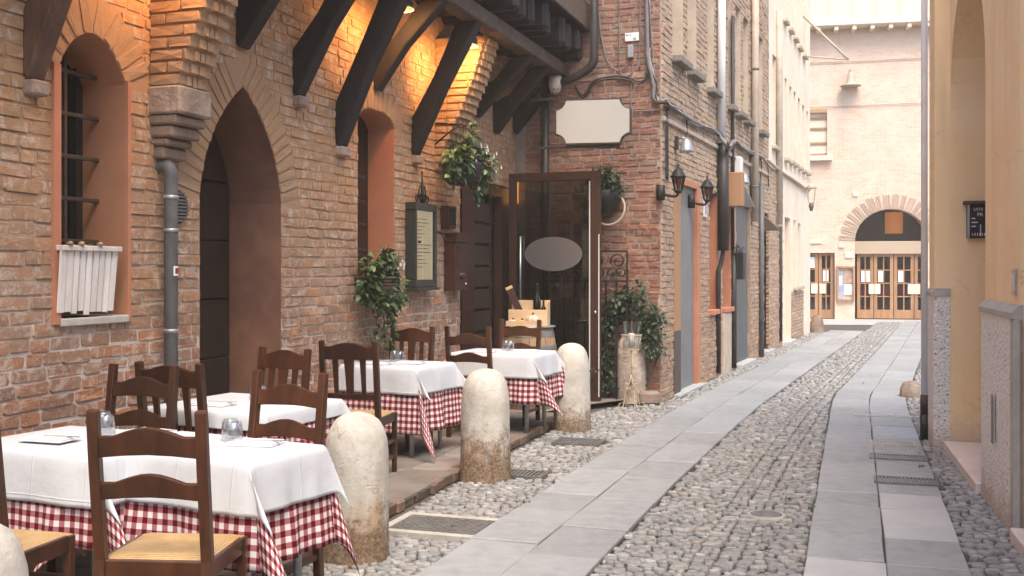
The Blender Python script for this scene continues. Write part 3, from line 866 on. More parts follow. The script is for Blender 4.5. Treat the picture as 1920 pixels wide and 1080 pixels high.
grating('narrow pale slotted grating, second of the right paving band', (3.46, 9.70), .38, .24, 15, 0, .024, 'concrete')
grating('slotted iron grating in the middle of the right paving band', (3.25, 8.98), .46, .25, 16, 0, .024)
grating('slotted iron grating in the right paving band nearest the camera', (2.96, 7.98), .48, .26, 16, 0, .024)
rc = thing('round_cover', 'small round iron cover set among the middle cobbles', 'cover', (RC[0], RC[1], 0))
mb = MB(); mb.lathe([(.10, -.02), (.10, .006), (.088, .010), (.084, .006), (.05, .006), (.046, .010), (.036, .010), (.032, .006), (.001, .006)], n=24); mb.build('lid', M['iron_cover'], rc)
mb = MB(); mb.lathe([(.125, -.02), (.125, .004), (.102, .004), (.102, -.02)], n=24, cap=False); mb.build('ring', M['concrete'], rc)
# ------------------------------------------------------------------ brickwork
def brick_template(seed):
    r_ = random.Random(seed); vs = []
    cx, cz = .035, .15
    ring = [(-.5 + cx, -.5), (.5 - cx, -.5), (.5, -.5 + cz), (.5, .5 - cz), (.5 - cx, .5), (-.5 + cx, .5), (-.5, .5 - cz), (-.5, -.5 + cz)]
    for y, s, j in ((.5, 1.0, 0), (-.36, .99, .03), (-.5, .93, .045)):
        for (x, z) in ring:
            vs.append((x * (s if s > .95 else .965) + r_.uniform(-j, j) * .5, y + r_.uniform(-j, j), z * s + r_.uniform(-j, j)))
    vs.append((r_.uniform(-.2, .2), -.5 - r_.uniform(-.05, .1), r_.uniform(-.15, .15)))
    fs = []
    for i in range(2):
        for k in range(8):
            a, b, c, d = i * 8 + k, i * 8 + (k + 1) % 8, (i + 1) * 8 + (k + 1) % 8, (i + 1) * 8 + k
            fs += [(a, b, c), (a, c, d)]
    fs += [(16 + k, 16 + (k + 1) % 8, 24) for k in range(8)]
    return np.array(vs), np.array(fs)
BT = [brick_template(40 + i) for i in range(12)]
_bm = {}
def brick_meshes(mat):
    if mat not in _bm:
        out = []
        for v, f in BT:
            m = MB(); m.add([tuple(p) for p in v], [tuple(q) for q in f], False); me = m.mesh('brick'); me.materials.append(M[mat]); out.append(me)
        _bm[mat] = out
    return _bm[mat]

def interval(poly, z):
    xs = []
    n = len(poly)
    for i in range(n):
        (xa, za), (xb, zb) = poly[i], poly[(i + 1) % n]
        if (za <= z < zb) or (zb <= z < za):
            xs.append(xa + (xb - xa) * (z - za) / (zb - za))
    return (min(xs), max(xs)) if len(xs) >= 2 else None

def free_spans(x0, x1, polys, z):
    cuts = sorted([c for c in (interval(p, z) for p in polys) if c])
    out = []; x = x0
    for a, b in cuts:
        if b < x or a > x1: continue
        if a > x: out.append((x, min(a, x1)))
        x = max(x, b)
    if x < x1: out.append((x, x1))
    return out

def wall_face(parent, name, x0, x1, z0, z1, polys, mat, pitch, y=0.0):
    """mortar face with the openings left out"""
    m = MB()
    zs = list(np.arange(z0, z1, pitch)) + [z1]
    extra = sorted({round(p[1], 4) for q in polys for p in q if z0 < p[1] < z1})
    zs = sorted(set([round(v, 4) for v in zs] + extra))
    for a, b in zip(zs[:-1], zs[1:]):
        if b - a < 1e-4: continue
        e = (b - a) * .02
        s0 = free_spans(x0, x1, polys, a + e); s1 = free_spans(x0, x1, polys, b - e)
        if len(s0) == len(s1):
            for (p, q), (r, s) in zip(s0, s1): m.add([(p, y, a), (q, y, a), (s, y, b), (r, y, b)], [(0, 1, 2, 3)])
        else:
            for p, q in free_spans(x0, x1, polys, (a + b) / 2): m.add([(p, y, a), (q, y, a), (q, y, b), (p, y, b)], [(0, 1, 2, 3)])
    return m.build(name, mat, parent)

def lay_bricks(parent, F, x0, x1, z0, z1, polys, mat, pitch=.077, blen=.25, joint=.012, singles=300, proud=.012, header=.45, rough=1.0, stuff_name='brickwork', xmax_single=99, wave=.0, y_off=0.0):
    bricks = []
    z = z0; row = 0
    while z < z1 - .01:
        h = pitch * U(.97, 1.03)
        zt = min(z + h, z1)
        zm = (z + zt) / 2
        for a, b in free_spans(x0, x1, polys, zm):
            x = a - U(0, blen)
            while x < b:
                l = blen * (U(.44, .56) if rng.random() < header else U(.9, 1.08))
                xa, xb = max(x, a) + joint / 2, min(x + l, b) - joint / 2
                if xb - xa > .025:
                    g = joint * U(.7, 1.3) * .5
                    wz = wave * math.sin(xa * 1.7 + z * 2) if wave else 0
                    bricks.append(((xa + xb) / 2, zm + U(-.003, .003) * rough + wz, xb - xa, (zt - z) - 2 * g, proud * U(.3, 1.6)))
                x += l
        z = zt; row += 1
    def score(bk):
        p = F.pt(bk[0], 0, bk[1])
        return visible_size(p, 1.0) if bk[0] < xmax_single else 0
    order = sorted(range(len(bricks)), key=lambda i: -score(bricks[i]))
    one = set(order[:singles]) if singles else set()
    me = brick_meshes(mat)
    Vs, Fs, base = [], [], 0
    for i, (cx, cz, w, h, pr) in enumerate(bricks):
        dep = .05 + pr
        k = rng.randrange(12); ry = U(-.012, .012) * rough; rz_ = U(-.012, .012) * rough
        if i in one:
            o = bpy.data.objects.new('brick', me[k]); COL.objects.link(o); o.parent = parent
            o.location = (cx, .05 - dep / 2 + y_off, cz); o.scale = (w, dep, h); o.rotation_euler = (0, ry, rz_)
        else:
            v, f = BT[k]
            X = v[:, 0] * w; Z = v[:, 2] * h; Yv = v[:, 1] * dep
            Vs.append(np.stack([cx + X + Z * ry, .05 - dep / 2 + y_off + Yv + X * rz_, cz + Z - X * ry], 1)); Fs.append(f + base); base += len(v)
    if Vs:
        np_mesh(stuff_name, np.concatenate(Vs), np.concatenate(Fs), M[mat], parent, 'stuff', smooth=False)

def voussoirs(parent, path, mat, depth=.26, n=None, joint=.010, y0=-.008, name='voussoir'):
    """bricks standing on an arch line (x,z), radiating outwards"""
    me = brick_meshes(mat)
    pts = [Vector((p[0], 0, p[1])) for p in path]
    ls = [0]
    for a, b in zip(pts[:-1], pts[1:]): ls.append(ls[-1] + (b - a).length)
    tot = ls[-1]; n = n or max(3, int(tot / .072)); cen = sum(pts, Vector()) / len(pts)
    for i in range(n):
        s = tot * (i + .5) / n
        j = max(k for k in range(len(ls)) if ls[k] <= s); j = min(j, len(pts) - 2)
        t = (pts[j + 1] - pts[j]).normalized(); p = pts[j] + t * (s - ls[j])
        nrm = Vector((-t.z, 0, t.x))
        if nrm.dot(p - cen) < 0: nrm = -nrm
        d = depth * U(.93, 1.06)
        o = bpy.data.objects.new(name, me[rng.randrange(12)]); COL.objects.link(o); o.parent = parent
        c = p + nrm * (d / 2 + .004)
        o.location = (c.x, .03 + y0 / 2 + U(-.004, .004), c.z); o.scale = (d, .06 - y0, tot / n - joint * U(.6, 1.3))
        o.rotation_euler = (0, -math.atan2(nrm.z, nrm.x) + U(-.03, .03), 0)

def offset_poly(path, d):
    pts = [Vector((p[0], 0, p[1])) for p in path]; cen = sum(pts, Vector()) / len(pts); out = []
    for i, p in enumerate(pts):
        t = (pts[min(i + 1, len(pts) - 1)] - pts[max(i - 1, 0)]).normalized(); nrm = Vector((-t.z, 0, t.x))
        if nrm.dot(p - cen) < 0: nrm = -nrm
        q = p + nrm * d; out.append((q.x, q.z))
    return out

def bez(a, b, c, n=8):
    return [((1 - t) ** 2 * a[0] + 2 * t * (1 - t) * b[0] + t * t * c[0], (1 - t) ** 2 * a[1] + 2 * t * (1 - t) * b[1] + t * t * c[1]) for t in [i / n for i in range(n + 1)]]
# ------------------------------------------------------------------ timbered brick house on the left
L = Frame(-4.41, 0, .33, 1.0)
F = Frame(1.79, 12.8, .9271, -.3749)          # short face of the corner house
S = Frame(1.79, 12.8, .3749, .9271)           # its long street wall
_den = L.e[0] * F.n[0] + L.e[1] * F.n[1]
L_END = ((F.o[0] - L.o[0]) * F.n[0] + (F.o[1] - L.o[1]) * F.n[1]) / _den
def prismx(m, prof, x0, x1, smooth=False):
    """profile in (y,z) extruded along x"""
    n = len(prof)
    vs = [(x0, y, z) for y, z in prof] + [(x1, y, z) for y, z in prof]
    fs = [tuple(range(n - 1, -1, -1)), tuple(range(n, 2 * n))] + [(i, (i + 1) % n, n + (i + 1) % n, n + i) for i in range(n)]
    return m.add(vs, fs, smooth)
H1 = thing('timbered_house', 'old brick house with black timber struts and pointed doorway behind the tables', 'house', (L.o[0], L.o[1], 0), L.ang)
# openings -----------------------------------------------------------
wx0, wx1 = L.x(108), L.x(233)
WIN1 = [(wx0, 1.33), (wx0, 2.70)] + bez((wx0, 2.70), (wx0 + .10, 2.93), ((wx0 + wx1) / 2, 2.95), 6)[1:] + bez(((wx0 + wx1) / 2, 2.95), (wx1 - .10, 2.93), (wx1, 2.70), 6)[1:] + [(wx1, 1.33)]
dx0, dx1 = L.x(374), L.x(526)
dm = (dx0 + dx1) / 2; dza = L.W(437, 157)[1]
DOOR1 = [(dx0, .05), (dx0, 2.10)] + bez((dx0, 2.10), (dx0 + .06, 2.58), (dm, dza), 9)[1:] + bez((dm, dza), (dx1 - .06, 2.58), (dx1, 2.10), 9)[1:] + [(dx1, .05)]
vx0, vx1 = L.x(670), L.x(738)
vzt = L.W(703, 207)[1]; vzs = L.W(737, 242)[1]
WIN2 = [(vx0, 1.50), (vx0, vzs)] + bez((vx0, vzs), (vx0 + .08, vzt + .02), ((vx0 + vx1) / 2, vzt), 5)[1:] + bez(((vx0 + vx1) / 2, vzt), (vx1 - .08, vzt + .02), (vx1, vzs), 5)[1:] + [(vx1, 1.50)]
ex0, ex1 = L.x(862), L.x(992)
ez = L.W(900, 338)[1]
DOOR2 = [(ex0, .05), (ex0, ez), (ex1, ez), (ex1, .05)]
polys1 = [WIN1, DOOR1, WIN2, DOOR2]
TOPZ = 4.30
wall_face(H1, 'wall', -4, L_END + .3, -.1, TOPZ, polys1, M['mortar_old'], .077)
# rings of the arches are left free of coursed bricks
def ring_poly(path, d):
    o = offset_poly(path, d); return [(o[0][0], path[0][1])] + o + [(o[-1][0], path[-1][1])]
ring1 = ring_poly(WIN1[1:-1], .24); ring2 = ring_poly(DOOR1[1:-1], .26); ring3 = ring_poly(WIN2[1:-1], .22)
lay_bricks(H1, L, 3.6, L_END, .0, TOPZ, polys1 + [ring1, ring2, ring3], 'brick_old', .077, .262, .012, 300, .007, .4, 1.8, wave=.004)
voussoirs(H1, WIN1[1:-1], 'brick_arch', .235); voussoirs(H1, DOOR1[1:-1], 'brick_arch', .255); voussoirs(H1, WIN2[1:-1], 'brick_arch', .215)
# inner shell of the house and the storey above the jetty
m = MB(); m.span(-4, L_END + .2, 1.75, 7, -.1, 5.4); m.span(-4, L_END + .2, -.90, 7, 4.62, 5.4)
m.build('upper_storey', M['plaster_ochre'], H1)
# --- first window
m = MB(); m.strip(WIN1, -.004, .36); m.build('reveal', M['plaster_ochre'], H1)
for xa, xb in ((wx0 - .055, wx0 - .001), (wx1 + .001, wx1 + .03)):
    m = MB(); m.span(xa, xb, -.026, .02, 1.3, 2.72); m.build('painted_edge', M['plaster_orange'], H1)
w1 = MB(); w1.span(wx0 + .001, wx1 - .001, .345, .40, 1.33, 2.97); w1 = w1.build('window', M['glass_dark'], H1)
m = MB()
for x in (wx0 + .03, (wx0 + wx1) / 2 - .03, wx1 - .03): m.span(x - .028, x + .028, .30, .344, 1.33, 2.93)
m.span(wx0, wx1, .30, .344, 1.33, 1.40); m.build('frame', M['pipe_dark'], w1)
m = MB(); m.span(wx0 - .005, wx1 + .005, -.035, .36, 1.285, 1.33, .006); m.build('sill', M['concrete'], w1)
for k in range(6):
    z = 1.52 + k * .245
    m = MB(); m.beam((wx0 + .001, .19, z), (wx1 - .001, .19, z), .024, .024, bev=.004); m.build('bar', M['iron_rust'], w1)
for x in (wx0 + .10, wx0 + .27):
    m = MB(); m.beam((x, .19, 1.34), (x, .19, 2.92), .022, .022, up=(0, 1, 0)); m.build('bar', M['iron_rust'], w1)
# --- pointed doorway
m = MB(); m.strip(DOOR1, -.004, .47); m.build('reveal', M['plaster_rust'], H1)
d1 = MB(); d1.span(dx0, dx1, .46, .52, .05, dza + .05); d1 = d1.build('door', M['door_dark'], H1)
nb = 6
for k in range(nb):
    z0 = .06 + k * .44
    m = MB(); m.span(dx0 + .01, dx1 - .01, .435, .46, z0, min(z0 + .43, dza), .006); m.build('door_board', M['door_dark'], d1)
m = MB(); m.span(dx0 - .02, dx1 + .02, -.08, .45, .05, .075, .01); m.build('threshold', M['slab_worn'], d1)
# --- second window
m = MB(); m.strip(WIN2, -.004, .28); m.build('reveal', M['plaster_orange'], H1)
w2 = MB(); w2.span(vx0, vx1, .265, .31, 1.5, vzt + .02); w2 = w2.build('window', M['glass_dark'], H1)
m = MB(); m.beam((vx0 + .09, .10, 1.5), (vx0 + .09, .10, vzt - .02), .05, .03, up=(0, 1, 0)); m.build('frame', M['pipe_dark'], w2)
for py in (330, 377, 420, 467):
    z = L.W(690, py)[1]
    m = MB(); m.beam((vx0 + .002, .10, z), (vx0 + .34, .10, z), .032, .03, bev=.004); m.build('bar', M['iron'], w2)
m = MB(); m.span(vx0 - .03, vx1 + .03, -.05, .28, 1.46, 1.5, .006); m.build('sill', M['concrete'], w2)
# --- stepped stone corbel and masonry ribs
cx0 = L.x(276); cw = .34
zt = L.W(300, 168)[1]
steps = [(zt - .17, zt, .235), (zt - .235, zt - .175, .20), (zt - .31, zt - .24, .165), (zt - .36, zt - .315, .12), (zt - .44, zt - .365, .085)]
for i, (a, b, q) in enumerate(steps):
    m = MB(); e = .012 * i; m.span(cx0 + e, cx0 + cw - e, -q, .03, a, b, .012); m.build('corbel_course', M['stone_corbel'] if i else M['stone_rough'], H1)
def rib(x0, x1, prof, pitch=.075):
    """brick bracket growing out of the wall; prof = [(z, q)]"""
    zs = np.array([p[0] for p in prof]); qs = np.array([p[1] for p in prof])
    m = MB(); pr = [(.02, prof[0][0])] + [(-q + .012, z) for z, q in prof] + [(.02, prof[-1][0])]
    prismx(m, pr, x0 + .01, x1 - .01); m.build('rib_core', M['mortar_old'], H1)
    me = brick_meshes('brick_arch')
    z = prof[0][0]; row = 0
    while z < prof[-1][0] - .03:
        q = float(np.interp(z + pitch / 2, zs, qs)); y = 0.0
        first = row % 2
        while y < q - .015:
            l = (.13 if (first or rng.random() < .3) else .25) * U(.92, 1.08); first = 0
            ye = min(y + l, q)
            for xs, t in ((x0, 1), (x1, -1)):            # both flanks
                o = bpy.data.objects.new('rib_brick', me[rng.randrange(12)]); COL.objects.link(o); o.parent = H1
                o.location = (xs + t * .03, -(y + ye) / 2 + U(-.004, .004), z + pitch / 2); o.scale = (ye - y - .012, .07 + U(0, .01), pitch - .014)
                o.rotation_euler = (U(-.05, .05), 0, -t * math.pi / 2)
            y = ye
        n = 2 if row % 2 else 3
        for k in range(n):                                # front
            a = x0 + .07 + (x1 - x0 - .14) * k / n; b = x0 + .07 + (x1 - x0 - .14) * (k + 1) / n
            o = bpy.data.objects.new('rib_brick', me[rng.randrange(12)]); COL.objects.link(o); o.parent = H1
            o.location = ((a + b) / 2, -q + .025, z + pitch / 2); o.scale = (b - a - .012, .07, pitch - .014); o.rotation_euler = (0, U(-.03, .03), U(-.03, .03))
        z += pitch; row += 1
rib(cx0 + .02, cx0 + cw - .02, [(zt, .20), (zt + .25, .30), (zt + .6, .46), (zt + 1.0, .55), (3.97, .58)])
rx0 = L.x(815)
rib(rx0, rx0 + .42, [(2.62, .03), (2.9, .14), (3.2, .28), (3.55, .43), (3.97, .56)])
# --- timber jetty: struts, plate, joists, boards
struts = [(40, 150, .13, 'beam_light'), (440, 90, .14, 'beam'), (547, 180, .15, 'beam'), (627, 275, .17, 'beam'), (698, 170, .14, 'beam'), (770, 292, .15, 'beam'), (886, 220, .17, 'beam'), (923, 250, .17, 'beam'), (960, 250, .16, 'beam'), (992, 265, .16, 'beam')]
for i, (px, py, w, mt) in enumerate(struts):
    x, zf = L.W(px, py); x += w / 2
    m = MB(); j = U(-.02, .02)
    prismx(m, [(0, zf + .03), (-.035, zf), (-.33 + j, zf + (3.98 - zf) * .52 - .02), (-.70, 3.975), (-.47, 3.975), (-.22 + j, zf + (3.98 - zf) * .60), (0, zf + .36)], x - w / 2, x + w / 2)
    so = m.build('strut', M[mt], H1)
    bv = so.modifiers.new('bevel', 'BEVEL'); bv.width = .018; bv.segments = 2; bv.limit_method = 'ANGLE'
    if py in (150, 180, 275, 292):
        m = MB(); m.span(x - w * .5, x + w * .45, -.08, .03, zf - .075, zf + .005, .012); m.build('pad_stone', M['stone_rough'], H1)
m = MB(); m.span(3, L_END + .1, -.71, -.53, 3.975, 4.13, .012); m.build('wall_plate', M['beam_grey'], H1)
x = 3.1
while x < L_END:
    m = MB(); w = U(.13, .17)
    m.span(x, x + w, -U(.84, .95), .1, 4.19 + U(-.03, .03), 4.52, .04); m.build('joist', M['beam'], H1); x += U(.32, .37)
m = MB(); m.span(3, L_END + .15, -1.0, -.955, 4.52, 4.85, .008); m.build('fascia_board', M['beam_grey'], H1)
for k in range(7):
    m = MB(); m.span(3, L_END + .15, -.955 + k * .14, -.955 + k * .14 + .134, 4.525, 4.56); m.build('soffit_board', M['beam'], H1)
# --- entrance with slatted leaf
m = MB(); dp = 1.4
m.span(ex0 - .05, ex0, 0.003, dp, .05, ez); m.span(ex1, ex1 + .05, 0.003, dp, .05, ez); m.span(ex0 - .05, ex1 + .05, 0.003, dp, ez, ez + .05)
m.span(ex0, ex1, dp - .05, dp, .05, ez); m.span(ex0, ex1, .003, dp, .03, .052); m.build('entrance_lobby', M['interior_wood'], H1)
ent = MB()
for px0, px1 in ((862, 884), (937, 957)):
    a, b = L.x(px0, -.06), L.x(px1, -.06); ent.span(a, b, .03, .13, .05, ez - .002)
ent.span(ex0 + .002, ex1 - .002, .028, .128, ez - .14, ez - .003)
ent = ent.build('door_frame', M['frame_brown'], H1)
a, b = L.x(885, -.12), L.x(919, -.12)
leafp = MB(); leafp.span(a, a + .03, .10, .15, .08, ez - .15); leafp.span(b - .035, b, .10, .15, .08, ez - .15)
leafp = leafp.build('slatted_leaf', M['frame_brown'], H1)
nz = 9
for k in range(nz):
    z0 = .10 + k * (ez - .3) / nz
    m = MB(); m.span(a + .03, b - .035, .11, .145, z0, z0 + (ez - .3) / nz - .03, .006); m.build('slat', M['slat_dark'], leafp)
m = MB(); m.span(a + .03, b - .035, .15, .16, .08, ez - .15); m.build('backing', M['letter_black'], leafp)
def depth_at(px, x):          # how far inside the opening the sight line meets the side wall
    lo, hi = 0.0, 2.0
    for _ in range(40):
        mid = (lo + hi) / 2
        if L.x(px, -mid) < x: lo = mid
        else: hi = mid
    return (lo + hi) / 2
ya, yb = depth_at(938, ex1), depth_at(917, ex1)
m = MB(); m.span(ex1 - .012, ex1 - .002, ya - .02, yb + .05, .06, ez - .16); m.build('lobby_panel', M['crate_wood'], H1)  # added pale wood, standing for lamp light on the side wall
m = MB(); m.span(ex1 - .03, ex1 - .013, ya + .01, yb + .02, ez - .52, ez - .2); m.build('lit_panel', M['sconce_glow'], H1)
xx, zz = L.W(968, 360, .03); m = MB(); m.lathe([(.02, -.15), (.03, -.13), (.03, .13), (.02, .15)], (xx, -.03, zz), 12); m.build('sconce', M['sconce_glow'], H1)
m = MB(); xa, xb = L.x(975, -.1), L.x(1003, -.1); m.span(xa, xb, .05, .12, .06, ez - .16); m.build('inner_leaf', M['frame_brown'], H1)
# --- services on the wall
m = MB(); xp = L.x(318, .08); zt_ = L.W(318, 322, .08)[1]
m.tube(smooth_path([(xp, .02, zt_ + .03), (xp, -.05, zt_ + .04), (xp, -.085, zt_), (xp, -.09, zt_ - .1)], 5) + [(xp, -.09, .1)], .042, 14)
dpip = m.build('downpipe', M['pipe_grey'], H1)
for py in (370, 432, 620):
    z = L.W(318, py, .08)[1]
    m = MB(); m.lathe([(.046, -.012), (.049, 0), (.046, .012)], (xp, -.09, z), 14); m.build('pipe_clip', M['zinc'], dpip)
xs_, zs_ = L.W(318, 508, .13)
m = MB(); m.add([(xp + .0445 * math.sin(a), -.09 - .0445 * math.cos(a), zs_ + dz) for a in (-.6, -.2, .2, .6, .9) for dz in (-.03, .03)], [(2 * i, 2 * i + 2, 2 * i + 3, 2 * i + 1) for i in range(4)])
m.build('sticker', M['paper_white'], dpip)
m = MB(); m.add([(xp + .0455 * math.sin(a), -.09 - .0455 * math.cos(a), zs_ + dz) for a in (-.35, 0, .35, .7) for dz in (-.018, .018)], [(2 * i, 2 * i + 2, 2 * i + 3, 2 * i + 1) for i in range(3)])
m.build('sticker_print', M['fabric_red'], dpip)
xv, zv = L.W(328, 388)
vg = MB(); vg.add([(xv + .11 * math.cos(a), -.02, zv + .11 * math.sin(a)) for a in np.linspace(0, 2 * math.pi, 20)[:-1]], [tuple(range(18, -1, -1))]); vg = vg.build('vent', M['pipe_dark'], H1)
for k in range(9):
    z = -.088 + k * .022; w = math.sqrt(max(0, .105 ** 2 - z * z))
    m = MB(); m.span(xv - w, xv + w, -.034, -.021, zv + z - .006, zv + z + .006); m.build('vent_slat', M['pipe_grey'], vg)

# --- the lamps under the jetty (lit)
def bowl_lamp(label, x, z, power, q=.42):
    t = thing('bowl_lamp', label, 'lamp', L.pt(x, -q, z), L.ang, 'bowl lamps under the jetty')
    m = MB(); m.lathe([(.13, 0), (.125, .05), (.10, .10), (.05, .13), (.015, .14), (.015, .22)], n=22, cap=False)
    m.lathe([(.122, .004), (.117, .05), (.09, .09), (.04, .12)], n=22, cap=False); m.build('bowl', M['iron'], t)
    m = MB(); m.tube([(.132 * math.cos(a), .132 * math.sin(a), 0) for a in np.linspace(0, 2 * math.pi, 25)], .006, 6, False); m.build('rim', M['wire_gold'], t)
    m = MB(); m.lathe([(.005, .02), (.04, .035), (.045, .07), (.02, .10)], n=12); m.build('bulb', M['lamp_glow'], t)
    ld = bpy.data.lights.new('lamp_light', 'POINT'); ld.energy = power; ld.color = (1.0, .48, .16); ld.shadow_soft_size = .10
    lo = bpy.data.objects.new('lamp_light', ld); COL.objects.link(lo); lo.parent = t; lo.location = (0, 0, -.015)
sxs = [L.x(p[0]) for p in struts]
bowl_lamp('black bowl lamp lit under the jetty above the barred window', wx1 + .10, 3.60, 18, .48)
bowl_lamp('black bowl lamp lit behind the struts above the pointed doorway', sxs[3] + .36, 3.82, 20, .42)
bowl_lamp('black bowl lamp lit beside the brick rib above the hanging flowers', rx0 - .34, 3.80, 28, .46)
# ------------------------------------------------------------------ corner house: short face F, street wall S
H2 = thing('corner_house', 'brick corner house with shuttered street doors and wall lanterns', 'house', (S.o[0], S.o[1], 0), S.ang)
def rect(x0, x1, z0, z1): return [(x0, z0), (x0, z1), (x1, z1), (x1, z0)]
def Sx(a): return S.x(a)
SEND = S.x(1440)
door_a = rect(Sx(1262), Sx(1310), .02, S.W(1290, 347)[1])
ow1 = rect(Sx(1329), Sx(1344), S.W(1337, 580)[1], S.W(1337, 362)[1])
ow2 = rect(Sx(1354), Sx(1368), ow1[0][1], ow1[1][1])
door_b = rect(Sx(1379), Sx(1405), .02, S.W(1392, 385)[1])
door_c = rect(Sx(1432), Sx(1444), .02, S.W(1438, 397)[1])
UP = []
for a, b, ys in ((1260, 1280, 104), (1288, 1305, 130), (1325, 1338, 163), (1378, 1388, 208), (1393, 1402, 222), (1363, 1369, 196), (1421, 1429, 243)):
    UP.append(rect(Sx(a), Sx(b), S.W(a, ys)[1], S.W(a, ys)[1] + 1.75))
polys2 = [door_a, ow1, ow2, door_b, door_c] + UP
ZT2 = 8.2
S_BR_END = S.x(1466)
wall_face(H2, 'wall', 0, SEND, -.1, ZT2, polys2[:4] + [door_c] + UP, M['mortar_brown'], .0765)
lay_bricks(H2, S, 0, SEND, 0, 6.6, polys2, 'brick_brown', .0765, .25, .012, 0, .012, .45, 1.5, 'street_brickwork')
# short face (own frame): built in F coordinates under its own part
fx0 = -2.6
fpart = empty('face', (0, 0, 0), F.ang - S.ang); fpart.parent = H2
wall_face(fpart, 'wall', fx0, 0, -.1, ZT2, [], M['mortar_grey'], .0765)
lay_bricks(fpart, F, F.x(985), -.004, 0, 6.6, [], 'brick_red', .0765, .25, .013, 300, .010, .45, 1.2, 'face_brickwork')
m = MB(); m.span(.25, SEND, .6, 7, -.1, ZT2); m.span(-.0, SEND, .002, 7, ZT2, ZT2 + .2); m.build('core', M['plaster_dark'], H2)
# recesses
def recess(poly, depth, mat, back, back_mat, nm='door'):
    m = MB(); m.strip(poly, -.003, depth); m.build('reveal', M[mat], H2)
    m = MB(); m.span(poly[0][0], poly[2][0], depth - .01, depth + .03, poly[0][1], poly[1][1]); return m.build(nm, M[back_mat], H2)
da = recess(door_a, .07, 'plaster_orange', 0, 'shutter')
xa, xb, zb = door_a[0][0], door_a[2][0], door_a[1][1]
n = 26
for k in range(n):
    x0 = Sx(1273.5) + (Sx(1304.5) - Sx(1273.5)) * k / n; x1 = Sx(1273.5) + (Sx(1304.5) - Sx(1273.5)) * (k + 1) / n
    m = MB(); m.prism([(x0, .03), (x0, zb - .02), (x0 + (x1 - x0) * .72, zb - .02), (x0 + (x1 - x0) * .72, .03)], .03, .058); m.build('shutter_lath', M['shutter'], da)
m = MB(); m.span(xa - .02, Sx(1273.5), -.022, .05, S.W(1266, 620)[1], zb + .02); m.build('jamb', M['jamb_tan'], H2)
m = MB(); m.span(xa - .02, Sx(1273.5), -.022, .05, .0, S.W(1266, 620)[1] - .002); m.build('jamb_foot', M['jamb_brown'], H2)
m = MB(); m.span(Sx(1304.7), xb + .03, -.02, .05, .02, zb + .02); m.build('jamb', M['plaster_orange'], H2)
m = MB(); m.span(Sx(1273.7), Sx(1304.5), -.02, .05, zb - .02, zb + .06); m.build('lintel', M['plaster_orange'], H2)
m = MB(); m.span(xa - .02, xb + .02, -.10, .16, -.01, .035, .008); m.build('doorstep', M['slab_pale'], H2)
for p in (ow1, ow2):
    w = recess(p, .28, 'plaster_orange', 0, 'glass_dark', 'window')
    m = MB(); m.span(p[0][0] - .03, p[2][0] + .05, -.07, .1, p[0][1] - .075, p[0][1] - .002, .008); m.build('sill', M['plaster_orange'], w)
    m = MB(); m.span(p[2][0] - .02, p[2][0] + .05, -.014, .26, p[0][1], p[1][1]); m.build('jamb', M['plaster_orange'], w)
db = recess(door_b, .06, 'mortar_brown', 0, 'shutter_dark')
xa, xb, zb = door_b[0][0], door_b[2][0], door_b[1][1]
n = 20
for k in range(n):
    x0 = xa + .02 + (xb - xa - .06) * k / n; x1 = x0 + (xb - xa - .06) / n * .72
    m = MB(); m.prism([(x0, .03), (x0, zb - .04), (x1, zb - .04), (x1, .03)], .025, .048); m.build('shutter_lath', M['shutter_dark'], db)
m = MB(); m.span(xa - .03, xb + .03, -.12, .14, -.01, .05, .008); m.build('doorstep', M['slab_pale'], H2)
m = MB(); m.span(xb, xb + .04, -.012, .1, .02, zb + .04); m.span(xa, xb, -.012, .1, zb, zb + .04); m.build('door_frame', M['jamb_tan'], H2)
dc = recess(door_c, .22, 'paint_red', 0, 'paint_red')
m = MB(); m.span(door_c[0][0] - .02, door_c[2][0] + .03, -.1, .2, -.01, .06, .008); m.build('doorstep', M['slab_pale'], H2)
# canopy over the red door: sloping metal hood
x0, x1 = door_c[0][0] - .25, door_c[0][0] + .05; z0 = S.W(1430, 402)[1]
m = MB(); prismx(m, [(0, z0), (-.30, z0 - .28), (-.30, z0 - .30), (0, z0 - .30)], x0, x1); m.build('door_hood', M['jamb_brown'], H2)
for p in UP:
    w = recess(p, .20, 'pipe_tan', 0, 'louver', 'window')
    m = MB(); m.span(p[0][0] - .05, p[2][0] + .06, -.13, .02, p[0][1] - .085, p[0][1] - .002, .008); m.build('sill', M['sill_grey'], w)
    m = MB(); xm = (p[0][0] + p[2][0]) / 2
    for x in (p[0][0] + .03, xm, p[2][0] - .03): m.span(x - .022, x + .022, .165, .185, p[0][1], p[1][1])
    m.build('frame', M['pipe_tan'], w)
    for k in range(4):
        z = p[0][1] + .18 + k * .45
        m = MB(); m.span(p[0][0] + .055, xm - .025, .175, .188, z, z + .36); m.span(xm + .025, p[2][0] - .055, .175, .188, z, z + .36); m.build('shutter_panel', M['louver'], w)
# string course under the cables
zc = S.W(1300, 250)[1]
m = MB(); m.span(.0, SEND, -.045, .02, zc - .06, zc, .008); m.build('string_course', M['mortar_brown'], H2)
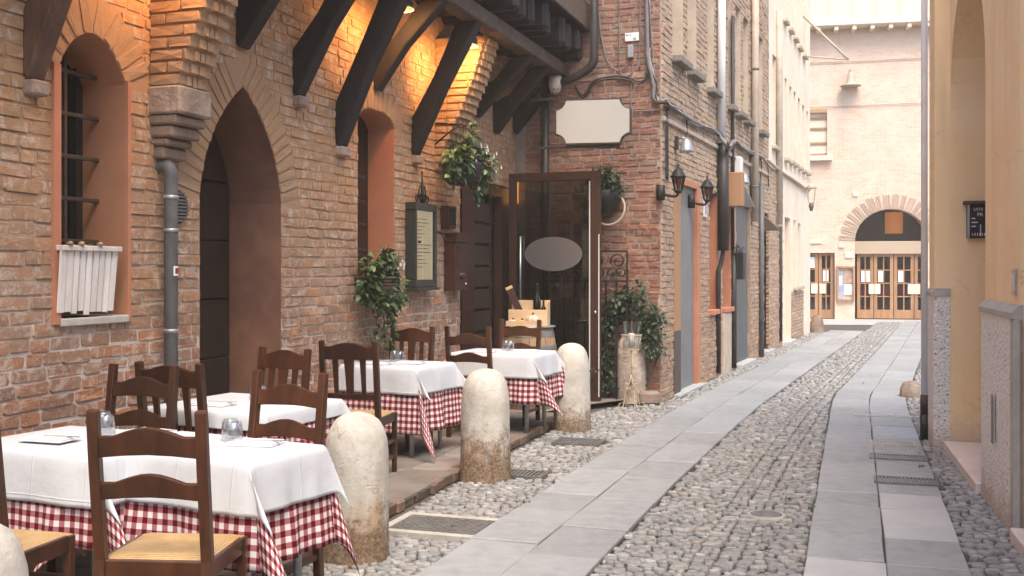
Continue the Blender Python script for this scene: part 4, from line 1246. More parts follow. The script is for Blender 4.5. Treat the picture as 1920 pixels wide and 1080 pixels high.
# pipes
def pipe(name, px, y0, y1, r, mat, q=.07, F_=None, par=None, n=10):
    F_ = F_ or S; par = par or H2
    x, za = F_.W(px, y0, q); zb_ = F_.W(px, y1, q)[1]
    m = MB(); m.tube([(x, -q, za), (x, -q, (za + zb_) / 2), (x, -q, zb_)], r, n); return m.build(name, M[mat], par), x
pipe('downpipe', 1353, -150, 268, .062, 'pipe_white', .085)
po, px_ = pipe('downpipe', 1356, 268, 470, .085, 'pipe_dark', .10)
x, z = S.W(1356, 470, .10)
m = MB(); m.tube(smooth_path([(x, -.10, z), (x - .02, -.08, z - .15), (x - .05, -.04, z - .3)], 4) + [(x - .05, -.04, .05)], .035, 8); m.build('pipe_tail', M['pipe_dark'], H2)
pipe('downpipe', 1374, 30, 470, .028, 'pipe_dark', .05)
pipe('downpipe', 1376, 470, 690, .045, 'pipe_dark', .05)
pipe('downpipe', 1416, -150, 415, .065, 'pipe_tan', .085)
pipe('downpipe', 1428, 345, 672, .045, 'pipe_grey', .06)
pipe('downpipe', 1408, 290, 385, .022, 'pipe_dark', .04)
for py in (130, 350):
    x, z = S.W(1416, py, .085); m = MB(); m.lathe([(.07, -.02), (.075, 0), (.07, .02)], (x, -.085, z), 12); m.build('pipe_clip', M['pipe_grey'], H2)
# pale cast-iron drain foot and small wall vent by the second window
x0, z0 = S.W(1352, 588); x1, _ = S.W(1366, 588)
m = MB(); m.span(x0, x1, -.05, .02, S.W(1358, 712)[1] - .0, z0, .01); m.build('service_panel', M['pipe_tan'], H2)
x0, z0 = S.W(1368, 582); vb = MB(); vb.span(x0, x0 + .22, -.02, .02, z0 - .20, z0, .004); vb = vb.build('vent', M['plastic_white'], H2)
for k in range(5):
    m = MB(); m.span(x0 + .02, x0 + .2, -.028, -.018, z0 - .18 + k * .034, z0 - .162 + k * .034); m.build('vent_slat', M['plastic_grey'], vb)
# cable bundle: down the face, round the corner and along the street wall
face_pts = [(1213, -40), (1214, 60), (1215, 110), (1222, 140), (1226, 165), (1226, 182), (1233, 190)]
def to_S(p):                      # face point into street-wall coordinates
    w = F.pt(*p); d = Vector((w.x - S.o[0], w.y - S.o[1], 0)); return (d.x * S.e[0] + d.y * S.e[1], d.x * S.n[0] + d.y * S.n[1], w.z)
pts = [to_S(F.P(a, b, .05)) for a, b in face_pts] + [(-.06, -.06, S.W(1243, 194)[1])] + [S.P(a, b, .05) for a, b in ((1252, 197), (1275, 212), (1300, 228), (1330, 243), (1345, 250))] + [S.P(1360, 270, .17), S.P(1368, 277, .17)] + [S.P(a, b, .05) for a, b in ((1376, 264), (1388, 276), (1410, 288), (1430, 296))]
m = MB(); m.tube(smooth_path(pts, 4), .030, 8); m.build('cable_bundle', M['cable_grey'], H2)
for k in range(4):
    off = [(p[0] + U(-.02, .02), p[1] - .02 + U(-.015, .01), p[2] + U(-.035, .045)) for p in pts]
    m = MB(); m.tube(smooth_path(off, 4), U(.008, .013), 6); m.build('cable', M['cable_dark'] if k % 2 else M['plastic_grey'], H2)
zc0 = [to_S(F.P(a, b, .05)) for a, b in ((1078, 165), (1094, 183), (1112, 158), (1135, 149), (1165, 148), (1185, 152), (1197, 158), (1208, 152), (1215, 135))]
for dz in (0, .025):
    m = MB(); m.tube(smooth_path([(p[0], p[1], p[2] + dz * U(.6, 1.3)) for p in zc0], 4), .011, 6); m.build('cable', M['cable_dark'], H2)
for arr in ([(1124, 25), (1126, 60), (1137, 110), (1150, 128), (1165, 132), (1176, 122)], [(1161, -20), (1161, 60), (1162, 130), (1172, 142), (1184, 138), (1187, 122)], [(1200, -20), (1200, 60), (1199, 130)], [(1183, 150), (1184, 180), (1185, 205), (1210, 208), (1236, 206)]):
    m = MB(); m.tube(smooth_path([to_S(F.P(a, b, .03)) for a, b in arr], 5), .008, 6); m.build('cable', M['cable_grey'], H2)
for arr in ([(1287, 218), (1288, 235), (1288, 250)], [(1253, 200), (1249, 230), (1249, 300), (1249, 335)], [(1251, 200), (1252, 260), (1252, 338)], [(1426, 296), (1428, 315), (1425, 345)], [(1440, 312), (1441, 350)], [(1432, 300), (1441, 310), (1450, 318), (1470, 325)]):
    m = MB(); m.tube(smooth_path([S.P(a, b, .04) for a, b in arr], 4), .011, 6); m.build('cable', M['cable_dark'], H2)
# junction box and plaque on the short face
x, z = F.W(1184, 98); m = MB(); m.span(x - .035, x + .035, -.07, .0, z - .08, z + .08, .01); m.build('junction_box', M['plastic_grey'], fpart)
x, z = F.W(1186, 70); x0 = F.x(1173); x1 = F.x(1199)
pq = thing('number_plaque', 'small white number plaque high on the red brick face', 'plaque', F.pt(x0, 0, z), F.ang)
mq = MB(); mq.span(0, x1 - x0, -.03, -.012, -.05, .05, .003); mq.build('plate', M['paper_white'], pq)
def text(body, parent, loc, size, mat, rot=(math.pi / 2, 0, 0), name='lettering', align='LEFT'):
    c = bpy.data.curves.new(name, 'FONT'); c.body = body; c.size = size; c.extrude = .0008; c.align_x = align
    o = bpy.data.objects.new('tmp', c); COL.objects.link(o)
    dg = bpy.context.evaluated_depsgraph_get(); me = bpy.data.meshes.new_from_object(o.evaluated_get(dg)); bpy.data.objects.remove(o)
    me.name = name; me.materials.clear(); me.materials.append(mat)
    t = bpy.data.objects.new(name, me); COL.objects.link(t); t.parent = parent; t.location = loc; t.rotation_euler = rot
    return t
text('N° 4', pq, (.012, -.032, .012), .035, M['letter_black'])
text('40', pq, (.10, -.032, -.038), .04, M['letter_black'])
# plastered lower and upper part of the next house --------------------------------------------
H3 = thing('plaster_house', 'pale plastered house with tall windows beyond the brick corner house', 'house', (S.o[0], S.o[1], 0), S.ang)
EN = S.x(1518)
lowz = S.W(1450, 322)[1]
PW = []
for a, b, y0, y1 in ((1447, 1454, 272, 100), (1470, 1474, 295, 145), (1479, 1483, 300, 160), (1487, 1491, 305, 170), (1495, 1499, 311, 182), (1503, 1507, 317, 195), (1511, 1514, 322, 207),
                     (1468, 1472, 35, -120), (1478, 1482, 52, -100), (1487, 1491, 68, -80), (1495, 1499, 85, -60), (1504, 1508, 100, -40),
                     (1487, 1491, 538, 412), (1495, 1500, 536, 418)):
    PW.append(rect(S.x(a), S.x(b), S.W(a, y0)[1], S.W(a, y0)[1] + (y0 - y1) / FPX * S.pt(S.x(a), 0, 0).y))
PD = rect(S.x(1470), S.x(1481), .02, S.W(1475, 408)[1])
PDx = rect(S.x(1504), S.x(1516), .0, S.W(1508, 418)[1])
wall_face(H3, 'wall', SEND + .002, EN, -.1, 9.0, PW + [PD], M['plaster_cream'], .4, -.012)
lay_bricks(H3, S, SEND, S_BR_END, 0, lowz, [], 'brick_brown', .0765, .25, .012, 0, .012, .45, 1.2, 'lower_brickwork', y_off=-.012)
lay_bricks(H3, S, S.x(1482), S.x(1505), 0, S.W(1490, 545)[1], [], 'brick_brown', .0765, .25, .012, 0, .012, .45, 1.2, 'plinth_brickwork', y_off=-.012)
m = MB(); m.span(SEND + .01, EN, .62, 7, -.1, 9); m.build('core', M['plaster_cream'], H3)
m = MB(); m.add([(EN, -.012, -.1), (EN, 7, -.1), (EN, 7, 9), (EN, -.012, 9)], [(0, 1, 2, 3)]); m.build('end_wall', M['plaster_cream'], H3)
for p in PW:
    m = MB(); m.strip(p, -.014, .16); m.build('reveal', M['plaster_cream'], H3)
    m = MB(); m.span(p[0][0], p[2][0], .15, .2, p[0][1], p[1][1]); w = m.build('window', M['louver'], H3)
    m = MB(); m.span(p[0][0] - .08, p[2][0] + .08, -.10, .02, p[0][1] - .08, p[0][1] - .002, .01); m.build('sill', M['pipe_tan'], w)
m = MB(); m.strip(PD, -.014, .3); m.build('reveal', M['plaster_cream'], H3)
m = MB(); m.span(PD[0][0], PD[2][0], .28, .34, .02, PD[1][1]); m.build('door', M['plaster_ochre'], H3)
m = MB(); m.span(PD[0][0] - .05, PD[2][0] + .05, -.14, .3, -.01, .07, .01); m.build('doorstep', M['slab_pale'], H3)
m = MB(); m.tube([S.P(1464, 425, .05), S.P(1464, 640, .05)], .03, 8); m.build('downpipe', M['pipe_dark'], H3)
m = MB(); m.tube([S.P(1461, 20, .07), S.P(1461, 160, .07), S.P(1461, 420, .07)], .07, 10); m.build('downpipe', M['pipe_tan'], H3)
m = MB(); m.tube(smooth_path([S.P(1440, 300, .06), S.P(1460, 318, .06), S.P(1490, 338, .06), S.P(1516, 358, .06)], 4), .03, 6); m.build('cable', M['pipe_tan'], H3)
m = MB(); zz = S.W(1480, 330)[1]; m.span(S_BR_END, EN, -.05, 0, zz - .06, zz + .03, .008); m.build('string_course', M['plaster_cream'], H3)
x, z = S.W(1505, 30); m = MB(); m.tube([(x, -.02, z), (x + .6, -.9, z - .9), (x + .7, -1.0, z - 1.0)], .03, 6); m.tube([(x - .2, -.02, z - 1.0), (x + .7, -1.0, z - 1.0)], .02, 6); m.build('awning_arm', M['pipe_tan'], H3)
# ------------------------------------------------------------------ far building closing the street
B = Frame(9.55, 34.5, .98, -.20)
H4 = thing('far_building', 'pale brick building with arched glazed entrance closing the street', 'building', (B.o[0], B.o[1], 0), B.ang)
def brect(a, b, y0, y1): return [(B.x(a), B.W(a, y0)[1]), (B.x(a), B.W(a, y1)[1]), (B.x(b), B.W(b, y1)[1]), (B.x(b), B.W(b, y0)[1])]
ax0, ax1 = B.x(1603), B.x(1740); az = B.W(1670, 452)[1]; ac = (ax0 + ax1) / 2; ar = (ax1 - ax0) / 2
at = B.W(1671, 392)[1]
arch_line = [(ac + ar * math.cos(a), az + (at - az) * math.sin(a)) for a in np.linspace(math.pi, 0, 19)]
ARCH = [(ax0, .0)] + arch_line + [(ax1, .0)]
LD = [(B.x(1490), .0), (B.x(1490), B.W(1540, 474)[1]), (B.x(1565), B.W(1540, 474)[1]), (B.x(1565), .0)]
FW = [(B.x(1500), B.W(1530, 293)[1]), (B.x(1500), B.W(1530, 212)[1]), (B.x(1551), B.W(1530, 212)[1]), (B.x(1551), B.W(1530, 293)[1])]
EAVE = B.W(1630, 52)[1]
wall_face(H4, 'wall', -6, 16, -.1, EAVE, [ARCH, LD, FW], M['far_brick'], .3)
voussoirs(H4, arch_line, 'brick_pale', .48, 44, .012, -.02)
m = MB(); m.span(-6, 16, 1.3, 9, -.1, EAVE + 3.2); m.build('core', M['plaster_cream'], H4)
# guessed eave and set-back wall; its gold stands for the glow there
m = MB(); m.span(-6, 16, -.55, 1.3, EAVE, EAVE + .16, .02); m.build('eave', M['plaster_cream'], H4)
for k in range(40):
    x = -5.8 + k * .55; m = MB(); m.span(x, x + .12, -.5, .0, EAVE - .13, EAVE - .002); m.build('rafter_end', M['plaster_cream'], H4)
m = MB(); m.span(-6, 16, .2, 1.3, EAVE + .165, EAVE + 3.2); uw = m.build('upper_wall', M['plaster_glow'], H4)
for k in range(30):
    x = -5.9 + k * .73; m = MB(); m.span(x, x + .05, .17, .2, EAVE + .17, EAVE + 3.1); m.build('batten', M['plaster_glow'], uw)
# arch: reveal, fan light, sign band, four glazed doors
m = MB(); m.strip(ARCH, -.003, .45); m.build('reveal', M['door_oak'], H4)
zb = B.W(1670, 476)[1]
m = MB(); m.prism([(p[0], p[1]) for p in arch_line], .42, .44); m.build('fanlight', M['glass'], H4)
for i in (4, 9, 14):
    pass
m = MB(); m.span(ax0, ax1, .16, .45, zb, az, .01); m.build('sign_band', M['band_tan'], H4)
m = MB(); m.span(ax0, ax1, 1.1, 1.2, 0, at); m.build('lobby_back', M['interior'], H4)
x, z = B.W(1676, 418, -.8); m = MB(); m.lathe([(.28, -.34), (.28, .34)], (x, .8, z), 18, False); m.build('lamp_shade', M['shade_orange'], H4)
def glazed_door(x0, x1, z1, y, handles, papers, red=False):
    d = MB(); st = .10
    d.span(x0, x0 + st, y, y + .06, .02, z1); d.span(x1 - st, x1, y, y + .06, .02, z1); d.span(x0 + st, x1 - st, y, y + .06, z1 - .09, z1); d.span(x0 + st, x1 - st, y, y + .06, .02, .30)
    d = d.build('door', M['door_oak'], H4)
    xm = (x0 + x1) / 2; zs = [.30 + (z1 - .39) * k / 4 for k in range(5)]
    m = MB(); m.span(xm - .018, xm + .018, y + .008, y + .05, .30, z1 - .09); m.build('mullion', M['door_oak'], d)
    for z in zs[1:-1]:
        m = MB(); m.span(x0 + st, x1 - st, y + .01, y + .048, z - .018, z + .018); m.build('glazing_bar', M['door_oak'], d)
    for r in range(4):
        for a, b in ((x0 + st, xm - .018), (xm + .018, x1 - st)):
            m = MB(); m.span(a, b, y + .026, y + .032, zs[r] + .018, zs[r + 1] - .018); m.build('pane', M['glass'], d)
    if red:
        m = MB(); m.span(x0 + st, x1 - st, y + .07, y + .085, zs[1] + .02, zs[2] - .06); m.build('curtain', M['fabric_red'], d)
    for hx in handles:
        m = MB(); m.span(hx - .10, hx + .10, y - .03, y - .002, zs[1] + .08, zs[1] + .40, .008); m.build('push_plate', M['plaster_cream'], d)
    for (a, r) in papers:
        pa = x0 + st + .03 if a == 0 else xm + .04
        m = MB(); m.span(pa, pa + .18, y + .015, y + .024, zs[r] + .04, zs[r] + .40); m.build('notice', M['paper_white'], d)
ds = [B.x(v) for v in (1604, 1640.5, 1678, 1717, 1756)]
glazed_door(ds[0] + .08, ds[1] - .01, zb, .28, [ds[1] - .06], [(0, 2), (1, 2)], True)
glazed_door(ds[1] + .01, ds[2] - .01, zb, .28, [ds[1] + .10], [(0, 2)], True)
glazed_door(ds[2] + .01, ds[3] - .01, zb, .28, [ds[3] - .10], [(0, 2)], True)
glazed_door(ds[3] + .01, ds[4] - .01, zb, .28, [ds[3] + .08], [(1, 2)], True)
m = MB(); m.strip(LD, -.003, .3); m.build('reveal', M['door_oak'], H4)
m = MB(); m.span(LD[0][0], LD[2][0], .9, 1.0, 0, LD[1][1]); m.build('lobby_back', M['interior'], H4)
xm = B.x(1535)
glazed_door(B.x(1500), xm - .01, LD[1][1], .12, [xm - .13], [(1, 3)])
glazed_door(xm + .01, LD[2][0] - .02, LD[1][1], .12, [xm + .13], [(0, 2)])
# shuttered window with sill
m = MB(); m.strip(FW, -.003, .2); m.build('reveal', M['plaster_cream'], H4)
w = MB(); w.span(FW[0][0], FW[2][0], .12, .2, FW[0][1], FW[1][1]); w = w.build('window', M['plaster_cream'], H4)
for f in (0.02, .28, .62, .86):
    z = FW[0][1] + (FW[1][1] - FW[0][1]) * f; m = MB(); m.span(FW[0][0], FW[2][0], .08, .12, z, z + .07); m.build('rail', M['door_oak'], w)
m = MB(); m.span(FW[0][0] - .1, FW[2][0] + .15, -.18, .05, FW[0][1] - .16, FW[0][1], .02); m.build('sill', M['plaster_cream'], w)
m = MB(); m.span(FW[0][0], FW[2][0], -.04, .0, FW[1][1] + .01, FW[1][1] + .12); m.build('lintel', M['brick_arch'], w)
# tie wires, plates and small boxes on the far wall
for pts in ([(1500, 119), (1600, 115), (1740, 108)], [(1500, 202), (1600, 198), (1740, 192)]):
    m = MB(); m.tube([B.P(a, b, .04) for a, b in pts], .012, 5); m.build('wire', M['pipe_tan'], H4)
for px, py, w_, h_ in ((1604, 364, .16, .16), (1578, 461, .17, .12), (1592, 478, .26, .2), (1527, 453, .5, .14)):
    x, z = B.W(px, py); m = MB(); m.span(x - w_ / 2, x + w_ / 2, -.04, .0, z - h_ / 2, z + h_ / 2, .01); m.build('wall_plate', M['plaster_cream'], H4)
# notice case between the doors
nc = thing('notice_case', 'oak framed notice case with posters between the far doors', 'notice board', B.pt(B.x(1585), 0, B.W(1585, 532)[1]), B.ang)
hw = (B.x(1601) - B.x(1568)) / 2; hh = .56
m = MB()
for a, b, c, d in ((-hw, hw, hh - .06, hh), (-hw, hw, -hh, -hh + .06), (-hw, -hw + .05, -hh + .06, hh - .06), (hw - .05, hw, -hh + .06, hh - .06)): m.span(a, b, -.10, -.002, c, d)
m.build('frame', M['door_oak'], nc)
for a, b, c, d, mt in ((-hw + .05, -.06, -.5, .5, 'poster_blue'), (-.055, hw - .05, .02, .5, 'poster_warm'), (-.05, hw - .06, -.36, -.02, 'paper_white'), (-hw + .07, -.1, -.05, .25, 'paper_white')):
    m = MB(); m.span(a, b, -.03 if mt != 'paper_white' else -.036, -.006, c, d); m.build('poster', M[mt], nc)
# lamp on the far wall and a wall lantern at the end of the plastered house
x, z = B.W(1595, 152, .25)
fl = thing('wall_lamp', 'old bell-shaped lamp on the far wall above the arch', 'lamp', B.pt(x, -.25, z), B.ang)
m = MB(); m.lathe([(.34, -.16), (.30, -.13), (.13, -.10), (.12, .12), (.06, .24), (.03, .30)], n=16); m.build('shade', M['pipe_tan'], fl)
m = MB(); m.tube([(0, 0, .30), (0, .02, .38), (0, .25, .40)], .02, 6); m.build('arm', M['pipe_tan'], fl)
x, z = S.W(1519, 372, .35)
st = thing('wall_lantern', 'pale bracket lantern hanging at the end of the plastered house', 'lantern', S.pt(S.x(1516, .3), -.36, S.W(1524, 372, .3)[1]), S.ang)
st.scale = (.55, .55, .55)
m = MB()
for s in (-1, 1):
    for t in (-1, 1): m.beam((s * .17, t * .17, .30), (s * .10, t * .10, -.28), .02, .02)
m.build('cage', M['pipe_tan'], st)
m = MB(); m.lathe([(.26, .30), (.10, .46), (.04, .50), (.03, .58)], n=4); m.build('roof', M['pipe_tan'], st)
m = MB(); m.tube(smooth_path([(0, 0, .58), (0, .1, .75), (0, .35, .7)], 5), .02, 6); m.build('bracket', M['pipe_tan'], st)
m = MB(); m.lathe([(.05, -.62), (.11, -.42), (.09, -.28)], n=10); m.build('pendant', M['pipe_grey'], st)

# ------------------------------------------------------------------ yellow arcaded house on the right
R = Frame(3.905, 9.5, -.2710, -.9626)
H5 = thing('arcade_house', 'yellow plastered house with pebble-dashed arcade piers', 'house', (R.o[0], R.o[1], 0), R.ang)
PIERS = [(-.46, 0.0), (2.0, 3.30), (5.55, 6.9), (9.2, 10.6), (12.8, 14.2)]
sp = 3.05; dpth = .62
polysR = []
for (a0, a1), (b0, b1) in zip(PIERS[:-1], PIERS[1:]):
    c = (a1 + b0) / 2; r = (b0 - a1) / 2
    spz = 3.02 if a1 == 0.0 else 3.45
    polysR.append([(a1, .0), (a1, spz)] + [(c - r * math.cos(t), spz + r * 1.0 * math.sin(t)) for t in np.linspace(0, math.pi, 15)[1:-1]] + [(b0, spz), (b0, .0)])
wall_face(H5, 'wall', -.46, 14.2, -.05, 5.0, polysR, M['plaster_yellow'], .4)
for p in polysR:
    m = MB(); m.strip(p, -.001, dpth); m.build('arch_soffit', M['plaster_yellow'], H5)
# far end wall of the house, back wall, ceiling and floor of the porch
m = MB(); m.add([(-.46, 0, -.05), (-.46, 9, -.05), (-.46, 9, 5), (-.46, 0, 5)], [(0, 1, 2, 3)]); m.span(-.46, 14.2, 2.4, 9, -.05, 5)
m.build('core', M['plaster_yellow'], H5)
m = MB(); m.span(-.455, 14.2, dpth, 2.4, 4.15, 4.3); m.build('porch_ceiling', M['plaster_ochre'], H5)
# cross wall closing the porch behind the first pier
m = MB(); m.span(-.40, -.005, .28, 2.4, -.05, 4.15); m.build('cross_wall', M['plaster_yellow'], H5)
m = MB(); m.prism([(-.002, 0), (-.002, 1)], 0, 0) if False else None
# shallow round-headed niche edge on the first pier, seen end-on
nz = 1.72
m = MB(); pl_ = [(.05, .05), (.05, 4.1), (.272, 4.1), (.272, .05)]
vs = [(.004, y, z) for y, z in [(.12, .06), (.12, nz - .1)] + [(.12 + .06 * (1 - math.cos(t)), nz - .1 + .1 * math.sin(t)) for t in np.linspace(0, math.pi, 9)] + [(.24, .06)]]
m.add(vs, [tuple(range(len(vs)))]); m.build('niche_panel', M['plaster_yellow'], H5)
def plinth(x0, x1, z1, last=False):
    m = MB(); m.span(x0 - .01, x1 + .008, -.03, .02, -.02, z1 - .05); o = m.build('plinth', M['pebbledash'], H5)
    m = MB(); prismx(m, [(-.045, z1 - .055), (-.045, z1 - .02), (-.002, z1 + .03), (.02, z1 + .03), (.02, z1 - .055)], x0 - .012, x1 + .012); m.build('plinth_cap', M['concrete'], o)
    m = MB(); m.span(x1 - .09, x1 + .010, -.036, .021, -.02, z1 - .06); m.build('plinth_edge', M['concrete'], o)
    return o
m = MB(); m.span(-.46, -.004, -.13, -.001, -.02, 4.99); m.build('pilaster', M['plaster_yellow'], H5)
pz = 1.36
m = MB(); m.span(-.47, .006, -.142, -.0, -.02, pz); p1 = m.build('plinth', M['pebbledash'], H5)
m = MB(); prismx(m, [(-.155, pz), (-.155, pz + .03), (-.131, pz + .07), (.0, pz + .07), (.0, pz)], -.475, .014); m.build('plinth_cap', M['concrete'], p1)
p2 = plinth(2.01, 3.29, R.W(1860, 571)[1]); plinth(5.58, 6.87, 1.36)
x, z = R.W(1862, 785, .045); m = MB(); m.span(x - .03, x + .03, -.054, -.046, z - .16, z + .16); m.build('slot_plate', M['iron_cover'], p2)
# worn patches of bare render on the pier flank
for y, z, s in ((.14, 1.25, .10), (.16, .55, .16), (.33, 1.18, .07), (.1, .32, .1)):
    n = 11; m = MB(); vs = [(3.302, y + s * U(.6, 1.1) * math.cos(2 * math.pi * k / n), z + 1.6 * s * U(.6, 1.1) * math.sin(2 * math.pi * k / n)) for k in range(n)]
    m.add(vs, [tuple(range(n))]); m.build('bare_patch', M['peel'], H5)
# marble steps
for (a0, a1), (b0, b1) in list(zip(PIERS[:-1], PIERS[1:]))[:3]:
    for k in range(2):
        xa = a1 + .035 + (b0 - a1 - .07) * k / 2; xb = a1 + .035 + (b0 - a1 - .07) * (k + 1) / 2 - .004
        m = MB(); m.span(xa, xb, -.06, .64, -.03, .075, .008); m.build('step', M['marble_pink'], H5)
    m = MB(); m.span(a1, b0, .642, 2.4, -.03, .072); m.build('porch_floor', M['marble_pink'], H5)
# downpipe at the far corner
m = MB(); m.tube([(-.50, -.17, 5), (-.50, -.17, 4), (-.50, -.17, .42)], .030, 10); dp_ = m.build('downpipe', M['pipe_white'], H5)
m = MB(); m.tube([(-.50, -.17, .42), (-.50, -.17, .24)], .037, 10); m.build('pipe_joint', M['iron_rust'], dp_)
m = MB(); m.tube([(-.50, -.17, .24), (-.50, -.17, 0)], .040, 10); m.build('pipe_foot', M['pipe_dark'], dp_)
# bell plate
x, z = R.W(1880, 527, .0); bp = thing('bell_plate', 'small steel bell plate on the near yellow pier', 'doorbell', R.pt(3.17, 0, R.W(1880, 527)[1]), R.ang)
m = MB(); m.span(-.05, .05, -.014, -.001, -.08, .08, .003); m.build('plate', M['steel'], bp)
m = MB(); m.span(-.03, .03, -.018, -.013, -.05, .05); m.build('buttons', M['plastic_white'], bp)
# black menu board in the porch, facing the street's near end
zt_ = R.W(1820, 395, -.30)[1]; zb_ = R.W(1820, 452, -.30)[1]
ms = thing('menu_board', 'black chalk menu board under small wooden roof in the yellow porch', 'menu board', R.pt(-.004, .30, (zt_ + zb_) / 2), R.ang + math.pi / 2)
hw = .17; hh = (zt_ - zb_) / 2
m = MB(); m.span(-hw, hw, -.07, -.002, -hh, hh, .006); m.build('board', M['board_black'], ms)
m = MB(); m.span(-hw - .03, hw + .03, -.11, -.001, hh, hh + .03, .004); m.build('roof', M['beam_light'], ms)
for sx in (-1, 1):
    m = MB(); m.box((sx * (hw - .009), -.078, 0), (.018, .014, 2 * hh)); m.build('edge', M['zinc'], ms)
text('USTE', ms, (-hw + .05, -.0715, hh - .055), .035, M['letter_white']); text('PR', ms, (-hw + .08, -.0715, hh - .105), .045, M['letter_white'])
for k, w_ in enumerate((.03, .05, .035)):
    m = MB(); m.span(-hw + .035, -hw + .035 + w_, -.0725, -.071, .02 - k * .035, .03 - k * .035); m.build('chalk_line', M['letter_white'], ms)
m = MB(); m.span(-.065, -.058, -.0725, -.071, -.13, -.03)
for k in range(12): m.span(-hw + .04 + k * .02, -hw + .046 + k * .02, -.0725, -.071, -hh + .02, -hh + .045)
m.build('chalk_drawing', M['letter_white'], ms, kind='stuff')
# second dark case at the picture's edge, on the near pier flank
s2 = thing('wall_case', 'dark-topped brown case at the right edge on the yellow wall', 'sign', R.pt(3.304, .30, R.W(1915, 450)[1] + .0), R.ang + math.pi / 2)
m = MB(); m.span(-.14, .2, -.05, -.002, -.22, .12, .004); m.build('case', M['frame_brown'], s2)
m = MB(); m.span(-.17, .23, -.09, -.001, .12, .145, .004); m.build('hood', M['pipe_dark'], s2)
# boulder by the wall
bs = MB(); r_ = random.Random(5); vs = []; 
for i in range(7):
    for k in range(12):
        th = math.pi / 2 * i / 6; a = 2 * math.pi * k / 12; rr = 1 + r_.uniform(-.08, .08)
        vs.append((.125 * rr * math.cos(th) ** .5 * math.cos(a), .14 * rr * math.cos(th) ** .5 * math.sin(a), .20 * math.sin(th) ** .8 * rr))
bs.add(vs, [(i * 12 + k, i * 12 + (k + 1) % 12, (i + 1) * 12 + (k + 1) % 12, (i + 1) * 12 + k) for i in range(6) for k in range(12)], True)
o = tag(bs.build('guard_stone', M['stone_rough'], loc=(4.98, 13.35, -.01)), 'rounded guard stone on the cobbles by the yellow house', 'stone')
gs = MB(); gs.add([(p[0] * 1.4, p[1] * 1.2, p[2] * 2.2) for p in vs], [(i * 12 + k, i * 12 + (k + 1) % 12, (i + 1) * 12 + (k + 1) % 12, (i + 1) * 12 + k) for i in range(6) for k in range(12)], True)
q = S.pt(EN, -.16, 0); tag(gs.build('guard_stone', M['stone_corbel'], loc=(q.x + .05, q.y + .1, -.01)), 'dark wheel guard stone at the end corner of the plastered house', 'stone')
# ------------------------------------------------------------------ bollards
def bollard(label, x, y, r, h, seed):
    r_ = random.Random(seed); n = 40; m = MB(); vs = []
    prof = [(1.03, 0), (1.02, .06), (1.0, .2), (.99, .4), (.985, .55), (.98, .66), (.965, .74), (.92, .82), (.82, .895), (.66, .95), (.45, .982), (.2, .997)]
    ph = [r_.uniform(0, 6) for _ in range(4)]
    for rr, z in prof:
        for k in range(n):
            a = 2 * math.pi * k / n
            w = 1 + .02 * math.sin(2 * a + ph[3] + 3 * z) * z + .014 * math.sin(3 * a + ph[0] + 4 * z) + .010 * math.sin(5 * a + ph[1] - 6 * z) + .006 * math.sin(9 * a + 11 * z + ph[2])
            vs.append((r * rr * w * math.cos(a), r * rr * w * math.sin(a), -.04 + z * (h + .04)))
    vs.append((0, 0, h))
    N = len(prof)
    m.add(vs, [(i * n + k, i * n + (k + 1) % n, (i + 1) * n + (k + 1) % n, (i + 1) * n + k) for i in range(N - 1) for k in range(n)] + [((N - 1) * n + k, (N - 1) * n + (k + 1) % n, N * n) for k in range(n)], True)
    bo = m.build('stone_bollard', M['bollard'], loc=(x, y, 0)); bo.rotation_euler = (r_.uniform(-.02, .02), r_.uniform(-.025, .025), 0)
    return tag(bo, label, 'bollard', 'stone bollards along the pavement')
def at_ground(px, py, z=0.0):
    Y = (EYE - z) * FPX / (py - HORIZON); return (px - 960) / FPX * Y, Y
bollard('round-topped stone bollard in the bottom corner beside the nearest checked cloth', -1.66, 3.26, .185, .83, 1)
for i, (px, py, w, yt, lb) in enumerate(((666, 1050, 124, 772, 'largest pale stone bollard with brown cracks, beside the access cover'), (910, 900, 94, 691, 'pale stone bollard with blackened foot, middle one of the row'), (1073, 808, 69, 643, 'pale stone bollard furthest along the row, before the glass door'))):
    x, y = at_ground(px, py); y += .10
    x = (px - 960) / FPX * y
    bollard(lb, x, y, w / 2 / FPX * y, EYE - (yt - HORIZON) / FPX * y, 10 + i)

